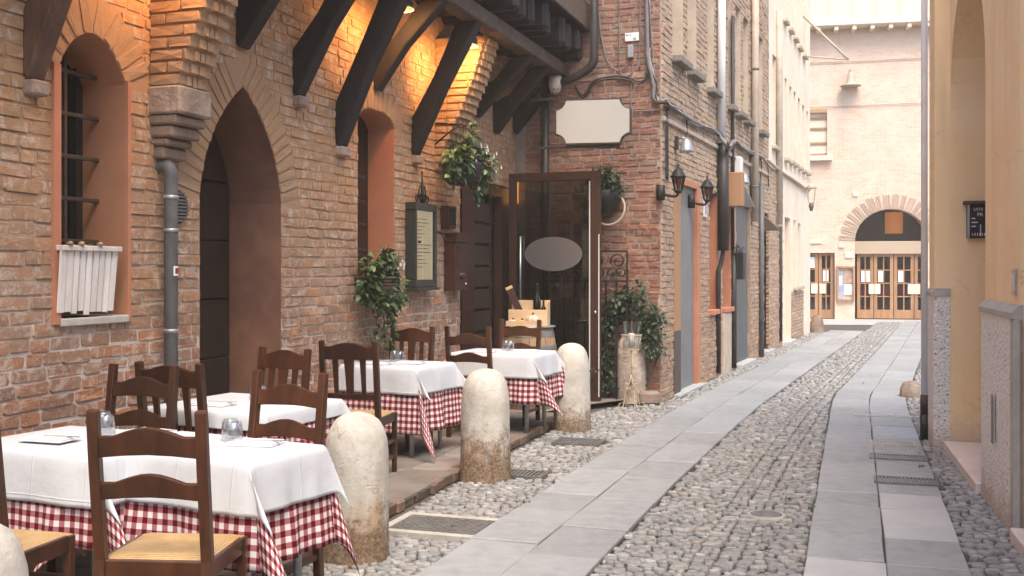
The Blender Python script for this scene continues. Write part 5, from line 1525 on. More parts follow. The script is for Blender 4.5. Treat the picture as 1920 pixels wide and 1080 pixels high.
# ------------------------------------------------------------------ chairs
def rail_poly(w, z0, h, hump, sag=.0):
    top = [(-w / 2, z0 + h - hump), (-w * .36, z0 + h - hump), (-w * .22, z0 + h - hump * .45), (-w * .1, z0 + h - .1 * hump), (0, z0 + h), (w * .1, z0 + h - .1 * hump), (w * .22, z0 + h - hump * .45), (w * .36, z0 + h - hump), (w / 2, z0 + h - hump)]
    bot = [(w / 2, z0), (w * .25, z0 + sag * .7), (0, z0 + sag), (-w * .25, z0 + sag * .7), (-w / 2, z0)]
    return top + bot
def add_bevel(o, w, seg=2):
    b = o.modifiers.new('bevel', 'BEVEL'); b.width = w; b.segments = seg; b.limit_method = 'ANGLE'; b.angle_limit = math.radians(40)
def make_chair(kind, mat):
    t = empty('dining_chair')
    W_, D_, SH, H_ = .445, .40, .465, 1.035
    rake = .07
    def back_y(z): return -D_ / 2 - (max(0, z - SH) / (H_ - SH)) * rake + (0 if z > SH else (SH - z) * -.06)
    for s in (-1, 1):
        m = MB()
        x = s * (W_ / 2 - .018)
        zs = [0, .2, SH, SH + .2, SH + .4, H_]
        for a, b in zip(zs[:-1], zs[1:]):
            pass
        prof = [(back_y(z) - .020, z) for z in zs] + [(back_y(z) + .022, z) for z in reversed(zs)]
        prof[5] = (prof[5][0] + .006, prof[5][1] - .004)
        prismx(m, prof, x - .021, x + .021); o = m.build('leg', M[mat], t, label=None); add_bevel(o, .006)
        m = MB(); m.beam((s * (W_ / 2 - .015), D_ / 2 - .02, 0), (s * (W_ / 2 - .015), D_ / 2 - .02, SH - .005), .034, .034, up=(0, 1, 0), bev=.006, w1=.04, h1=.04); m.build('leg', M[mat], t)
    for (z, w) in ((SH - .035, .068), ):
        for y in (-D_ / 2, D_ / 2 - .02):
            m = MB(); m.span(-W_ / 2 + .02, W_ / 2 - .02, y - .012, y + .014, z - w / 2, z + w / 2, .004); m.build('seat_rail', M[mat], t)
        for s in (-1, 1):
            m = MB(); x = s * (W_ / 2 - .015); m.span(x - .012, x + .012, -D_ / 2 + .02, D_ / 2 - .035, z - w / 2, z + w / 2, .004); m.build('seat_rail', M[mat], t)
    for s in (-1, 1):
        for z in (.13, .25):
            m = MB(); x = s * (W_ / 2 - .016); m.span(x - .009, x + .009, -D_ / 2 - .0, D_ / 2 - .03, z - .014, z + .014, .003); m.build('stretcher', M[mat], t)
    m = MB(); m.span(-W_ / 2 + .03, W_ / 2 - .03, D_ / 2 - .03, D_ / 2 - .012, .27, .30, .003); m.build('stretcher', M[mat], t)
    m = MB(); m.span(-W_ / 2 + .03, W_ / 2 - .03, -D_ / 2 - .022, -D_ / 2 - .004, .18, .21, .003); m.build('stretcher', M[mat], t)
    # woven rush seat: four wedges dished to the middle
    m = MB(); a, b0, b1 = W_ / 2 - .012, -D_ / 2 + .022, D_ / 2 + .004
    N = 10; vs = []; fs = []
    for j in range(N + 1):
        for i in range(N + 1):
            u, v = -1 + 2 * i / N, -1 + 2 * j / N; e = max(abs(u), abs(v))
            vs.append((a * u, (b0 + b1) / 2 + (b1 - b0) / 2 * v, SH + .012 - .010 * (1 - e) - (.016 if e > .99 else 0)))
    fs = [(j * (N + 1) + i, j * (N + 1) + i + 1, (j + 1) * (N + 1) + i + 1, (j + 1) * (N + 1) + i) for j in range(N) for i in range(N)]
    m.add(vs, fs, True); m.span(-a, a, b0, b1, SH - .03, SH - .006); m.build('seat', M['rush'], t)
    def tilt(o, z):                      # lean with the posts
        o.rotation_euler = (math.atan2(rake, H_ - SH), 0, 0); o.location = (0, back_y(z) + .0, z)
    if kind == 'ladder':
        for z, h in ((.695, .10), (.855, .115)):
            m = MB(); m.prism(rail_poly(W_ - .07, 0, h, .034, .012), -.011, .011); o = m.build('back_slat', M[mat], t); tilt(o, z); add_bevel(o, .004)
    else:
        m = MB(); m.prism(rail_poly(W_ - .05, 0, .125, .03, .0), -.012, .012); o = m.build('top_rail', M[mat], t); tilt(o, .895); add_bevel(o, .004)
        m = MB(); m.prism(rail_poly(W_ - .05, 0, .045, .0, .0), -.010, .010); o = m.build('bottom_rail', M[mat], t); tilt(o, .60); add_bevel(o, .004)
        for x, w in ((-.105, .036), (0, .062), (.105, .036)):
            m = MB(); m.prism([(x - w * .42, 0), (x - w / 2, .15), (x - w * .62, .27), (x + w * .62, .27), (x + w / 2, .15), (x + w * .42, 0)], -.008, .008); o = m.build('splat', M[mat], t); tilt(o, .635)
    return t
protos = {('ladder', 'chair_wood'): make_chair('ladder', 'chair_wood'), ('slat', 'chair_dark'): make_chair('slat', 'chair_dark'), ('slat', 'chair_wood'): make_chair('slat', 'chair_wood'), ('ladder', 'chair_dark'): make_chair('ladder', 'chair_dark')}
used = set()
def chair(kind, mat, x, y, face_away, label, turn=0.0):
    key = (kind, mat)
    o = protos[key] if key not in used else copy_tree(protos[key])
    used.add(key)
    ang = math.atan2(ST_D.y, ST_D.x) - math.pi / 2
    rz = ang + (0 if face_away else math.pi) + turn
    o.location = (x - .2 * math.sin(rz), y + .2 * math.cos(rz), .05); o.rotation_euler = (0, 0, rz)
    tag(o, label, 'chair', 'wooden dining chairs at the restaurant tables')
    return o

# ------------------------------------------------------------------ tables, cloths
TOP = .79
def cloth_obj(name, mat, hx, hy, over, z, seed, label, cat, loc, rz, flare=.10, amp=.022, corners=None, uvs=.052, group=None):
    """sheet laid over a table top hx x hy; corners = [(fold, angle from x in degrees)] for the four hanging corners"""
    r_ = random.Random(seed)
    def axis(h):
        return np.concatenate([np.linspace(-h - over, -h, 15)[:-1], np.linspace(-h, h, 21), np.linspace(h, h + over, 15)[1:]])
    A, Bx = axis(hx), axis(hy); n, nr = len(A), len(Bx)
    corners = corners or [(r_.uniform(.3, .5), r_.uniform(10, 80)) for _ in range(4)]
    ph = [r_.uniform(0, 6) for _ in range(12)]; fr = [r_.uniform(2.2, 3.6) for _ in range(4)]
    vs = []; uv = []
    for b in Bx:
        for a in A:
            ca, cb = max(-hx, min(hx, a)), max(-hy, min(hy, b)); da, db = a - ca, b - cb; r = math.hypot(da, db)
            if r < 1e-6:
                p = (ca, cb, z + .0012 * math.sin(7 * a + ph[0]) * math.sin(6 * b + ph[1]))
            elif abs(da) < 1e-6 or abs(db) < 1e-6:
                side = (0 if da > 0 else 1) if abs(db) < 1e-6 else (2 if db > 0 else 3)
                h = hy if side < 2 else hx; along = (cb if side < 2 else ca) / h; env = max(0, 1 - abs(along) ** 4); t = r / over
                wv = math.sin(fr[side] * along * 2 + ph[side]) + .55 * math.sin(7.5 * along + ph[side + 4]) + .3 * math.sin(15 * along + ph[side + 8])
                outw = .004 + .014 * (1 - math.exp(-r * 45)) + flare * r * .35 + amp * t ** 1.2 * env * wv
                dz = -r * .992 + .006 * (1 - math.exp(-r * 60))
                p = (ca + (math.copysign(outw, da) if side < 2 else 0), cb + (math.copysign(outw, db) if side >= 2 else 0), z + dz)
            else:
                q = (0 if da > 0 else 1) + (0 if db > 0 else 2)
                fo, al = corners[q]; al = math.radians(al)
                fi = math.atan2(abs(db), abs(da)); s2 = math.sin(2 * fi)
                base = .004 + .014 * (1 - math.exp(-r * 45)) + flare * r * .35
                f_ = fo * r * (s2 ** .9) * (1 - math.exp(-r * 14))
                mx = math.cos(fi) * base + math.cos(al) * f_; my = math.sin(fi) * base + math.sin(al) * f_
                # secondary pleat either side of the point
                pl = .10 * r * math.sin(4 * fi) * (1 if q % 2 else -1); mx += pl * math.sin(al); my -= pl * math.cos(al)
                dz = -math.sqrt(max(.0, (r * .985) ** 2 - (f_ * .95) ** 2)) + .006 * (1 - math.exp(-r * 60))
                p = (ca + math.copysign(1, da) * mx, cb + math.copysign(1, db) * my, z + dz)
            vs.append(p); uv.append((a / uvs, b / uvs))
    fs = [(j * n + i, j * n + i + 1, (j + 1) * n + i + 1, (j + 1) * n + i) for j in range(nr - 1) for i in range(n - 1)]
    m = MB(); m.add(vs, fs, True); me = m.mesh(name); me.materials.append(M[mat])
    ul = me.uv_layers.new(name='UVMap')
    ul.data.foreach_set('uv', np.array([uv[l.vertex_index] for l in me.loops], dtype=np.float32).ravel())
    o = bpy.data.objects.new(name, me); COL.objects.link(o); o.location = loc; o.rotation_euler = (0, 0, rz)
    so = o.modifiers.new('thickness', 'SOLIDIFY'); so.thickness = .0015; so.offset = 1
    return tag(o, label, cat, group)
TANG = math.atan2(ST_D.y, ST_D.x) - math.pi / 2
def table(ax, ay, which, seed, wd=.82, dp=.58, turn=0.0, top=TOP, over=.40, wc=None, cc=None, wover=.225):
    """ax, ay: near street-side corner of the top; wd square to the wall, dp along it"""
    ang = TANG + turn; hx, hy = wd / 2, dp / 2
    ux = Vector((math.cos(ang), math.sin(ang))); uy = Vector((-math.sin(ang), math.cos(ang)))
    c = Vector((ax, ay)) - ux * hx + uy * hy
    t = thing('dining_table', 'dining table under checked and white cloths, ' + which, 'table', (c.x, c.y, .05), ang, 'restaurant tables')
    m = MB(); m.span(-hx, hx, -hy, hy, top - .05 - .03, top - .05, .004); m.build('table_top', M['chair_dark'], t)
    for sx in (-1, 1):
        for sy in (-1, 1):
            m = MB(); m.tube([(sx * (hx - .07), sy * (hy - .07), 0), (sx * (hx - .07), sy * (hy - .07), top - .082)], .02, 10); m.build('leg', M['zinc'], t)
    cloth_obj('checked_tablecloth', 'gingham', hx, hy, over, top + .003, seed, 'red and white checked tablecloth hanging from table ' + which, 'tablecloth', (c.x, c.y, 0), ang, flare=.20, amp=.022, group='checked tablecloths', corners=cc or [(.42, 30), (.4, 40), (.50, 8), (.4, 60)])
    cloth_obj('white_tablecloth', 'cloth_white', hx + .012, hy + .012, wover, top + .009, seed + 50, 'white linen overcloth on table ' + which, 'tablecloth', (c.x, c.y, 0), ang, flare=.30, amp=.007, group='white overcloths', corners=wc or [(.48, 25), (.4, 50), (.50, 6), (.4, 60)])
    return c, ang
T1, a1 = table(-1.10, 4.44, 'nearest the camera on the street side', 3, .86, .47, -.18, over=.45, wc=[(.24, 40), (.4, 50), (.46, 6), (.4, 60)], cc=[(.20, 55), (.4, 40), (.46, 8), (.4, 60)])
T1b, a1b = table(-1.80, 4.62, 'nearest the camera against the wall', 5, .80, .62, -.10, TOP - .008)
T2, a2 = table(-1.37, 5.90, 'second along, behind the largest bollard', 8, .82, .74, -.10, wover=.10)
T3, a3 = table(-.79, 8.66, 'third along, beside the blackened bollard', 13, .80, .60, -.14, over=.54, cc=[(.3, 50), (.4, 40), (.30, 20), (.4, 60)])
T4, a4 = table(.175, 9.95, 'furthest along, beside the last bollard', 17, .82, .60, -.08, over=.46)

C_ = chair
def at_px(px, Y): return (px - 960) / FPX * Y, Y
C_('ladder', 'chair_wood', *at_px(289, 3.98), True, 'ladder-back chair nearest the camera, seen from behind in full', .24)
C_('ladder', 'chair_wood', *at_px(-80, 4.05), True, 'ladder-back chair cut by the left picture edge', .08)
C_('ladder', 'chair_dark', *at_px(254, 5.72), False, 'ladder-back chair facing the camera across the nearest wall-side table', -.05)
C_('ladder', 'chair_wood', *at_px(529, 5.35), False, 'ladder-back chair facing the camera beside the largest bollard', -.12)
C_('slat', 'chair_dark', *at_px(331, 5.98), True, 'splat-back chair with its back to the ladder-back, at the second table', -.05)
C_('slat', 'chair_wood', *at_px(521, 6.98), False, 'splat-back chair below the pointed doorway, facing the camera', -.25)
C_('slat', 'chair_dark', *at_px(659, 7.80), True, 'splat-back chair with straw seat showing beside the largest bollard, at the third table', .12)
C_('slat', 'chair_wood', *at_px(767, 9.60), False, 'splat-back chair below the ivy basket', -.12)
C_('ladder', 'chair_wood', *at_px(882, 9.75), True, 'ladder-back chair with its back to the camera at the furthest table', -.05)
C_('ladder', 'chair_wood', *at_px(972, 10.95), False, 'ladder-back chair in front of the barrel', -.05)

# ------------------------------------------------------------------ table settings
def tumbler_obj(x, y, label):
    m = MB(); m.lathe([(.041, 0), (.043, .004), (.040, .05), (.037, .085), (.030, .098), (.012, .102)], n=20, cap=False)
    m.lathe([(.038, .004), (.037, .05), (.034, .082), (.02, .09)], n=20, cap=False)
    return tag(m.build('glass_tumbler', M['tumbler'], loc=(x, y, TOP + .0125)), label, 'glass', 'upturned glasses on the tables')
def napkin(x, y, rz, label):
    t = thing('napkin', label, 'napkin', (x, y, TOP + .0125), rz, 'folded napkins with forks')
    m = MB(); m.box((0, 0, .004), (.24, .15, .008), bev=.003); m.build('lower_fold', M['napkin'], t)
    m = MB(); m.box((.006, .004, .012), (.225, .142, .007), .02, bev=.003); m.build('upper_fold', M['napkin'], t)
def fork(x, y, rz, label):
    m = MB(); m.beam((-.10, 0, .003), (.03, 0, .004), .008, .003, w1=.007); m.beam((.03, 0, .004), (.055, 0, .003), .008, .003, w1=.024)
    for k in range(4): m.beam((.055, -.0095 + k * .0063, .003), (.10, -.0095 + k * .0063, .006), .0035, .002)
    o = tag(m.build('fork', M['steel'], loc=(x, y, TOP + .030)), label, 'fork', 'forks laid on the tables'); o.rotation_euler = (0, 0, rz)
def local(c, ang, x, y): return c.x + x * math.cos(ang) - y * math.sin(ang), c.y + x * math.sin(ang) + y * math.cos(ang)
settings = [(T1, a1, 'nearest street-side table', [(-.02, .14), (.06, .08)], [(-.04, -.17, .05), (.16, .10, .3)]),
            (T1b, a1b, 'nearest wall-side table', [(-.05, .18), (.05, .10)], [(-.08, -.12, .1), (.20, .22, -.1)]),
            (T2, a2, 'second table', [(-.02, .12), (.06, .05)], [(-.10, -.18, .05), (.20, .06, .2)]),
            (T3, a3, 'third table', [(-.05, .10), (.04, .05)], [(-.06, -.16, .05), (.16, .02, .2)]),
            (T4, a4, 'furthest table', [(-.02, .12), (.05, .06)], [(-.14, -.16, .05), (.20, .08, .2)])]
for c, a, nm, gl, nk in settings:
    for i, (x, y) in enumerate(gl):
        p = local(c, a, x, y); tumbler_obj(p[0], p[1], ('inner' if i == 0 else 'outer') + ' one of two upturned glasses on the ' + nm)
    for i, (x, y, r) in enumerate(nk):
        w = 'near' if i == 0 else 'far'
        p = local(c, a, x, y); napkin(p[0], p[1], a + r, f'folded white napkin on the {w} side of the {nm}'); p = local(c, a, x + .06, y + .01); fork(p[0], p[1], a + r, f'steel fork on the {w} napkin of the {nm}')
# ------------------------------------------------------------------ plants
def leaf_geo(m, p, d, up, s, w=.62, bend=.25):
    """one leaf: six-point blade, folded along its rib"""
    d = d.normalized(); a = d.cross(up)
    if a.length < 1e-3: a = d.cross(Vector((1, .2, .1)))
    a.normalize(); n = a.cross(d).normalized()
    q = [p, p + d * s * .35 + a * s * w * .5 + n * s * .06, p + d * s * .75 + a * s * w * .36 - n * s * bend * .3, p + d * s - n * s * bend, p + d * s * .75 - a * s * w * .36 - n * s * bend * .3, p + d * s * .35 - a * s * w * .5 + n * s * .06, p + d * s * .5 - n * s * .04]
    m.add(q, [(0, 1, 6), (1, 2, 6), (2, 3, 6), (3, 4, 6), (4, 5, 6), (5, 0, 6)], False)
def rvec(r_): 
    while True:
        v = Vector((r_.uniform(-1, 1), r_.uniform(-1, 1), r_.uniform(-1, 1)))
        if .05 < v.length < 1: return v.normalized()
def foliage(parent, pts, size, n, seed, mat, spread, name='foliage', droop=.3):
    """leaves scattered in clumps round the points pts = [(pos, radius)]"""
    r_ = random.Random(seed); m = MB()
    tot = sum(rr ** 2 for _, rr in pts)
    for p, rr in pts:
        for _ in range(int(n * rr ** 2 / tot)):
            v = rvec(r_); rad = rr * r_.random() ** .45
            pos = Vector(p) + Vector((v.x, v.y * spread, v.z)) * rad
            d = (v * .6 + rvec(r_) * .7 + Vector((0, -.45, -droop))); leaf_geo(m, pos, d, Vector((r_.uniform(-.4, .4), -.5, 1)).normalized(), size * r_.uniform(.4, 1.4))
    return m.build(name, M[mat], parent, kind='stuff')
def trailing(m, leafm, p, length, r_, size, sway=.05):
    pts = [Vector(p)]
    for k in range(int(length / .06)):
        pts.append(pts[-1] + Vector((r_.uniform(-sway, sway), r_.uniform(-sway, sway) * .6, -.06)))
    m.tube(pts, .003, 5)
    for q in pts[1:]:
        for _ in range(2):
            leaf_geo(leafm, q, Vector((r_.uniform(-1, 1), r_.uniform(-1, .2), r_.uniform(-.6, .3))), Vector((0, -.4, 1)), size * r_.uniform(.7, 1.2))

# ivy basket on the wall below the second window
x, z = L.W(708, 540, .16)
iv = thing('ivy_basket', 'wicker wall basket with trailing ivy under the orange window niche', 'planter', L.pt(x, -.14, z), L.ang)
m = MB(); m.lathe([(.10, -.13), (.16, -.05), (.185, .08), (.185, .10), (.165, .09)], n=20)
for k in range(8): m.tube([(.11 + .076 * (k / 7) ** .7 + .004, 0, -.13 + .225 * k / 7)] and [((.112 + .078 * (k / 7) ** .7) * math.cos(a), (.112 + .078 * (k / 7) ** .7) * math.sin(a), -.12 + .21 * k / 7) for a in np.linspace(0, 2 * math.pi, 21)], .010, 5, False)
m.build('basket', M['wicker'], iv)
foliage(iv, [((0, 0, .14), .17), ((-.14, -.03, .12), .14), ((.15, -.03, .13), .15), ((.26, -.02, .07), .10), ((-.2, -.03, 0), .14), ((.22, -.06, -.08), .14), ((.05, -.16, -.02), .12), ((-.12, -.14, -.12), .10), ((0, -.12, .24), .10), ((-.05, -.1, .3), .07), ((.28, -.04, .16), .06)], .066, 1050, 3, 'leaf', .7)
r_ = random.Random(4); ms_, ml = MB(), MB()
for k in range(16): trailing(ms_, ml, (r_.uniform(-.24, .28), r_.uniform(-.14, -.02), r_.uniform(-.1, .05)), r_.uniform(.15, .62), r_, .06, .03)
ms_.build('stems', M['stem'], iv); ml.build('trailing_ivy', M['leaf'], iv, kind='stuff')
m = MB()
for k in range(16):
    v = rvec(r_); p = Vector((r_.uniform(-.22, .28), r_.uniform(-.2, -.02), r_.uniform(.08, .32)))
    for j in range(5): leaf_geo(m, p, Vector((math.cos(j * 1.256), -.4, math.sin(j * 1.256))), Vector((0, -1, 0)), .022, .8, .1)
m.build('blossoms', M['petal'], iv, kind='stuff')
# hanging flower basket
x, z = L.W(866, 325, .30)
hb = thing('hanging_basket', 'dark hanging basket of pale green flowers above the entrance', 'planter', L.pt(x, -.30, z), L.ang)
m = MB(); m.lathe([(.13, -.12), (.19, -.06), (.21, .08), (.21, .10), (.19, .09)], n=18); m.build('pot', M['pot_dark'], hb)
m = MB(); m.tube([(0, .30, .52), (0, 0, .50), (0, -.05, .48)], .012, 6); m.tube([(0, .30, .30), (0, .05, .49)], .010, 6); m.build('bracket', M['iron'], hb)
for a in (.3, 2.4, 4.5):
    m = MB(); m.tube([(.2 * math.cos(a), .2 * math.sin(a), .09), (0, -.02, .49)], .004, 5); m.build('chain', M['iron'], hb)
foliage(hb, [((0, 0, .16), .20), ((-.2, -.05, .12), .17), ((.2, -.05, .15), .18), ((.36, -.05, .06), .13), ((.48, -.06, -.02), .09), ((-.30, -.04, -.02), .12), ((.02, -.08, .36), .10), ((.05, -.05, .46), .06), ((.12, -.2, .08), .14)], .085, 620, 8, 'leaf_pale', .75, droop=.35)
r_ = random.Random(9); ms_, ml = MB(), MB()
for k in range(11): trailing(ms_, ml, (r_.uniform(-.3, .5), r_.uniform(-.22, -.02), r_.uniform(-.02, .06)), r_.uniform(.08, .34), r_, .07, .03)
ms_.build('stems', M['stem'], hb); ml.build('trailing_leaves', M['leaf_pale'], hb, kind='stuff')
m = MB()
for k in range(26):
    p = Vector((r_.uniform(-.05, .45), r_.uniform(-.28, -.05), r_.uniform(.05, .3)))
    for j in range(5): leaf_geo(m, p, Vector((math.cos(j * 1.256), -.4, math.sin(j * 1.256))), Vector((0, -1, 0)), .026, .8, .1)
m.build('blossoms', M['petal'], hb, kind='stuff')
# half-round wall basket on the red face
x, z = F.W(1135, 370, .15)
fb = thing('wall_planter', 'dark half-round planter with bushy green plant on the red brick face', 'planter', F.pt(x, -.13, z), F.ang)
m = MB(); m.lathe([(.05, -.22), (.13, -.16), (.18, -.04), (.20, .08), (.18, .08)], n=16); m.build('pot', M['pot_dark'], fb)
m = MB(); m.tube([(.205 * math.cos(a) + .04, -.03, -.13 + .205 * math.sin(a)) for a in np.linspace(-2.0, .9, 14)], .014, 6); m.build('ring', M['pot_pale'], fb)
foliage(fb, [((0, 0, .16), .19), ((.10, -.03, .10), .14), ((-.1, -.03, .2), .14), ((.02, 0, .3), .13)], .06, 620, 12, 'leaf_dark', .8)
# wrought-iron panel standing before the red face
x0, z0 = F.W(1020, 472, .22); x1 = F.x(1176, .22)
g = thing('iron_trellis', 'black wrought-iron scroll railing against the red brick face', 'railing', F.pt(x0, -.22, .05), F.ang)
wd = x1 - x0; ht = z0 - .05
for k in range(9):
    m = MB(); xx = wd * k / 8; m.beam((xx, 0, 0), (xx, 0, ht if k in (0, 5, 8) else ht - .34), .020, .020, up=(0, 1, 0)); m.build('bar', M['iron'], g)
for z in (.12, ht - .36, ht):
    m = MB(); m.beam((0, 0, z), (wd, 0, z), .022, .022); m.build('rail', M['iron'], g)
for c in range(4):
    xc = wd * (c + .5) / 4; s = wd / 4
    for (cx, cz, r0, r1, b0, b1) in ((xc + .02, ht - .12, .10, .03, 200, -240), (xc - s * .22, ht - .26, .07, .02, 0, 420), (xc + s * .22, ht - .26, .07, .02, 180, -240)):
        m = MB(); m.tube([(a, -.004, b) for a, b in spiral(cx, cz, r0, r1, b0, b1)], .010, 6); m.build('scroll', M['iron'], g)
# climbing shrub behind the old stone, green plants by the glass door
q = F.pt(F.x(1205, .1), -.12, .03)
cs = thing('climbing_shrub', 'dark glossy climbing shrub behind the old stone post', 'shrub', q, F.ang)
foliage(cs, [((-.30, 0, 1.15), .20), ((-.12, -.02, 1.22), .18), ((.10, -.02, 1.05), .16), ((.12, -.03, .85), .17), ((.16, -.05, .65), .15), ((-.42, 0, .95), .15), ((-.48, 0, .55), .20), ((-.50, -.05, .25), .20), ((-.05, -.02, 1.35), .08), ((.2, -.04, .98), .10)], .066, 1100, 21, 'leaf_dark', .6)
r_ = random.Random(22); m = MB()
for k in range(7): m.tube(smooth_path([(r_.uniform(-.3, .1), .02, 0), (r_.uniform(-.4, .2), .03, .5), (r_.uniform(-.4, .2), .02, 1.1)], 4), .008, 5)
m.build('stems', M['stem'], cs)
q = F.pt(F.x(1075, .35), -.55, .045)
ff = thing('potted_fern', 'bright green fern growing on the ground behind the glass door', 'plant', q, F.ang)
r_ = random.Random(31); m = MB()
for k in range(26):
    a = r_.uniform(0, 6.28); l = r_.uniform(.25, .5); p0 = Vector((0, 0, .03))
    pts = [p0 + Vector((math.cos(a) * l * t, math.sin(a) * l * t, .62 * l * math.sin(2.2 * t) + .1 * t)) for t in (0, .25, .5, .75, 1)]
    for i in range(4):
        for t in (0, .5):
            b = pts[i] + (pts[i + 1] - pts[i]) * t
            for s in (-1, 1): leaf_geo(m, b, Vector((-math.sin(a) * s + math.cos(a) * .5, math.cos(a) * s + math.sin(a) * .5, -.2)), Vector((0, 0, 1)), .085 * (1.1 - .2 * i), .4)
m.build('fronds', M['leaf'], ff, kind='stuff')
m = MB(); m.lathe([(.09, 0), (.12, .10), (.13, .12)], n=14); m.build('pot', M['pot_dark'], ff)

# old stone post with gilt candle stand before it
x, y = at_ground(1186, 757); y += .14
sp_ = MB(); r_ = random.Random(44); n = 28; vs = []
prof = [(1.0, 0), (1.02, .2), (1.0, .45), (.97, .7), (.93, .82), (.84, .9), (.66, .96), (.35, .99)]
for rr, z in prof:
    for k in range(n):
        a = 2 * math.pi * k / n; vs.append((.175 * rr * (1 + r_.uniform(-.03, .03) + .03 * math.sin(3 * a + 5 * z)) * math.cos(a), .175 * rr * (1 + r_.uniform(-.03, .03)) * math.sin(a), z * .80))
vs.append((0, 0, .80)); N = len(prof)
sp_.add(vs, [(i * n + k, i * n + (k + 1) % n, (i + 1) * n + (k + 1) % n, (i + 1) * n + k) for i in range(N - 1) for k in range(n)] + [((N - 1) * n + k, (N - 1) * n + (k + 1) % n, N * n) for k in range(n)], True)
tag(sp_.build('stone_post', M['stone_post'], loc=(x, y, 0)), 'weathered old stone post at the house corner behind the candle stand', 'stone post')
m = MB(); m.box((0, 0, .07), (.26, .2, .16), .2, .03); tag(m.build('stone_block', M['stone_rough'], loc=(1.62, 12.72, 0)), 'small rough stone block at the foot of the corner', 'stone')
cx, cy = at_ground(1184, 765)
cs_ = thing('candle_stand', 'pale gilt wire candle stand with glass, in front of the old stone post', 'candle stand', (cx, cy, .0))
zt = EYE - (655 - HORIZON) / FPX * cy
m = MB(); m.tube([(0, 0, .25), (.01, 0, zt)], .010, 6); m.tube([(.012, .01, .25), (-.006, .01, zt)], .008, 6); m.build('stem', M['wire_gold'], cs_)
for a in (.3, 1.9, 3.4, 5.0):
    pr = [(0, .40), (.02, .30), (.05, .25), (.075, .20), (.085, .10), (.10, .03)] + [(.13 + .028 * math.cos(t), .03 + .028 * math.sin(t)) for t in np.linspace(3.4, 7.8, 9)]
    m = MB(); m.tube([(r * math.cos(a), r * math.sin(a), z) for r, z in pr], .006, 6); m.build('foot', M['wire_gold'], cs_)
    sc = spiral(.05, .26, .045, .012, 200, 560); m = MB(); m.tube([(r * math.cos(a), r * math.sin(a), z) for r, z in sc], .005, 5); m.build('scroll', M['wire_gold'], cs_)
for z, r in ((zt, .09), (zt + .165, .115)):
    m = MB(); m.tube([(r * math.cos(a), r * math.sin(a), z) for a in np.linspace(0, 6.2832, 21)], .006, 5, False); m.build('ring', M['wire_gold'], cs_)
for k in range(12):
    a = k * .5236; m = MB(); m.tube([(.09 * math.cos(a), .09 * math.sin(a), zt), (.115 * math.cos(a), .115 * math.sin(a), zt + .165)], .0035, 4); m.build('wire', M['wire_gold'], cs_)
m = MB(); m.lathe([(.07, .02), (.08, .06), (.10, .32)], (0, 0, zt), 18, False); m.build('glass', M['tumbler'], cs_)
m = MB(); m.lathe([(.035, .02), (.035, .18), (.03, .185)], (0, 0, zt), 12); m.build('candle', M['candle'], cs_)

# ------------------------------------------------------------------ wall things on the timbered house
# whitewashed slat planter on the barred window's sill
x0, x1 = L.x(106, .02), L.x(206, .02)
wb = thing('slat_planter', 'whitewashed slatted wooden box with dried plants on the barred window sill', 'planter', L.pt(x0 + .02, 0, 1.332), L.ang)
wd = x1 - x0 - .03; hb_ = .40
for k in range(9):
    xx = wd * k / 8; j = U(-.006, .006)
    m = MB(); m.beam((xx + j, -.03, .012 + U(0, .03)), (xx * 1.04 - .01 - j, -.055, hb_ - .02), U(.036, .05), .012, up=(0, 1, 0)); m.build('slat', M['whitewash'], wb)
for k in range(3):
    for xe in (-.01, wd + .012):
        m = MB(); m.beam((xe, .02 + k * .055, .015), (xe, .02 + k * .055, hb_ - .02), .012, .04, up=(0, 1, 0)); m.build('slat', M['whitewash'], wb)
m = MB(); m.span(-.03, wd + .05, -.078, -.045, hb_ - .03, hb_, .004); m.span(-.03, -.005, -.044, .16, hb_ - .03, hb_, .004); m.span(wd + .02, wd + .05, -.044, .16, hb_ - .03, hb_, .004); m.build('rim', M['whitewash'], wb)
m = MB(); m.span(0, wd, -.02, .15, .02, hb_ - .05); m.build('liner', M['pot_dark'], wb)
r_ = random.Random(3); m = MB()
for c in (.03, .12, .27):
    m.tube([(c + .05 * math.cos(t * 2) + .02 * t, -.06 + .03 * math.sin(t * 3), hb_ - .01 + .022 * math.sin(t * 1.1)) for t in np.linspace(0, 3, 16)], .011, 6)
m.build('rope', M['barrel_wood'], wb)
# menu case with iron crest
x0, z0 = L.W(764, 540, .1); x1, z1 = L.W(820, 385, .1)
x0 = L.x(780, .12); x1 = L.x(820, .12)
mc = thing('menu_case', 'dark framed glazed menu case with iron crest on the brick wall', 'menu case', L.pt((x0 + x1) / 2, 0, (z0 + z1) / 2), L.ang)
hw, hh = (x1 - x0) / 2, (z1 - z0) / 2
for a, b, c, d in ((-hw, hw, hh - .075, hh), (-hw, hw, -hh, -hh + .075), (-hw, -hw + .035, -hh + .075, hh - .075), (hw - .06, hw, -hh + .075, hh - .075)):
    m = MB(); m.span(a, b, -.12, -.002, c, d, .006); m.build('frame', M['case_green'], mc)
m = MB(); m.span(-hw - .02, hw + .02, -.14, -.001, -hh - .03, -hh - .001, .006); m.build('ledge', M['case_green'], mc)
m = MB(); m.span(-hw + .035, hw - .06, -.095, -.004, -hh + .075, hh - .075); m.build('menu_sheet', M['paper_lit'], mc)
m = MB(); m.add([(-hw + .035, -.11, -hh + .075), (hw - .06, -.11, -hh + .075), (hw - .06, -.11, hh - .075), (-hw + .035, -.11, hh - .075)], [(0, 1, 2, 3)]); m.build('pane', M['glass'], mc)
for k in range(14):
    z = hh - .16 - k * (2 * hh - .32) / 14; m = MB(); w = U(.35, 1.0) * (2 * hw - .17); m.span(-hw + .06, -hw + .06 + w, -.0975, -.0955, z, z + .007); m.build('text_line', M['barrel_wood'], mc)
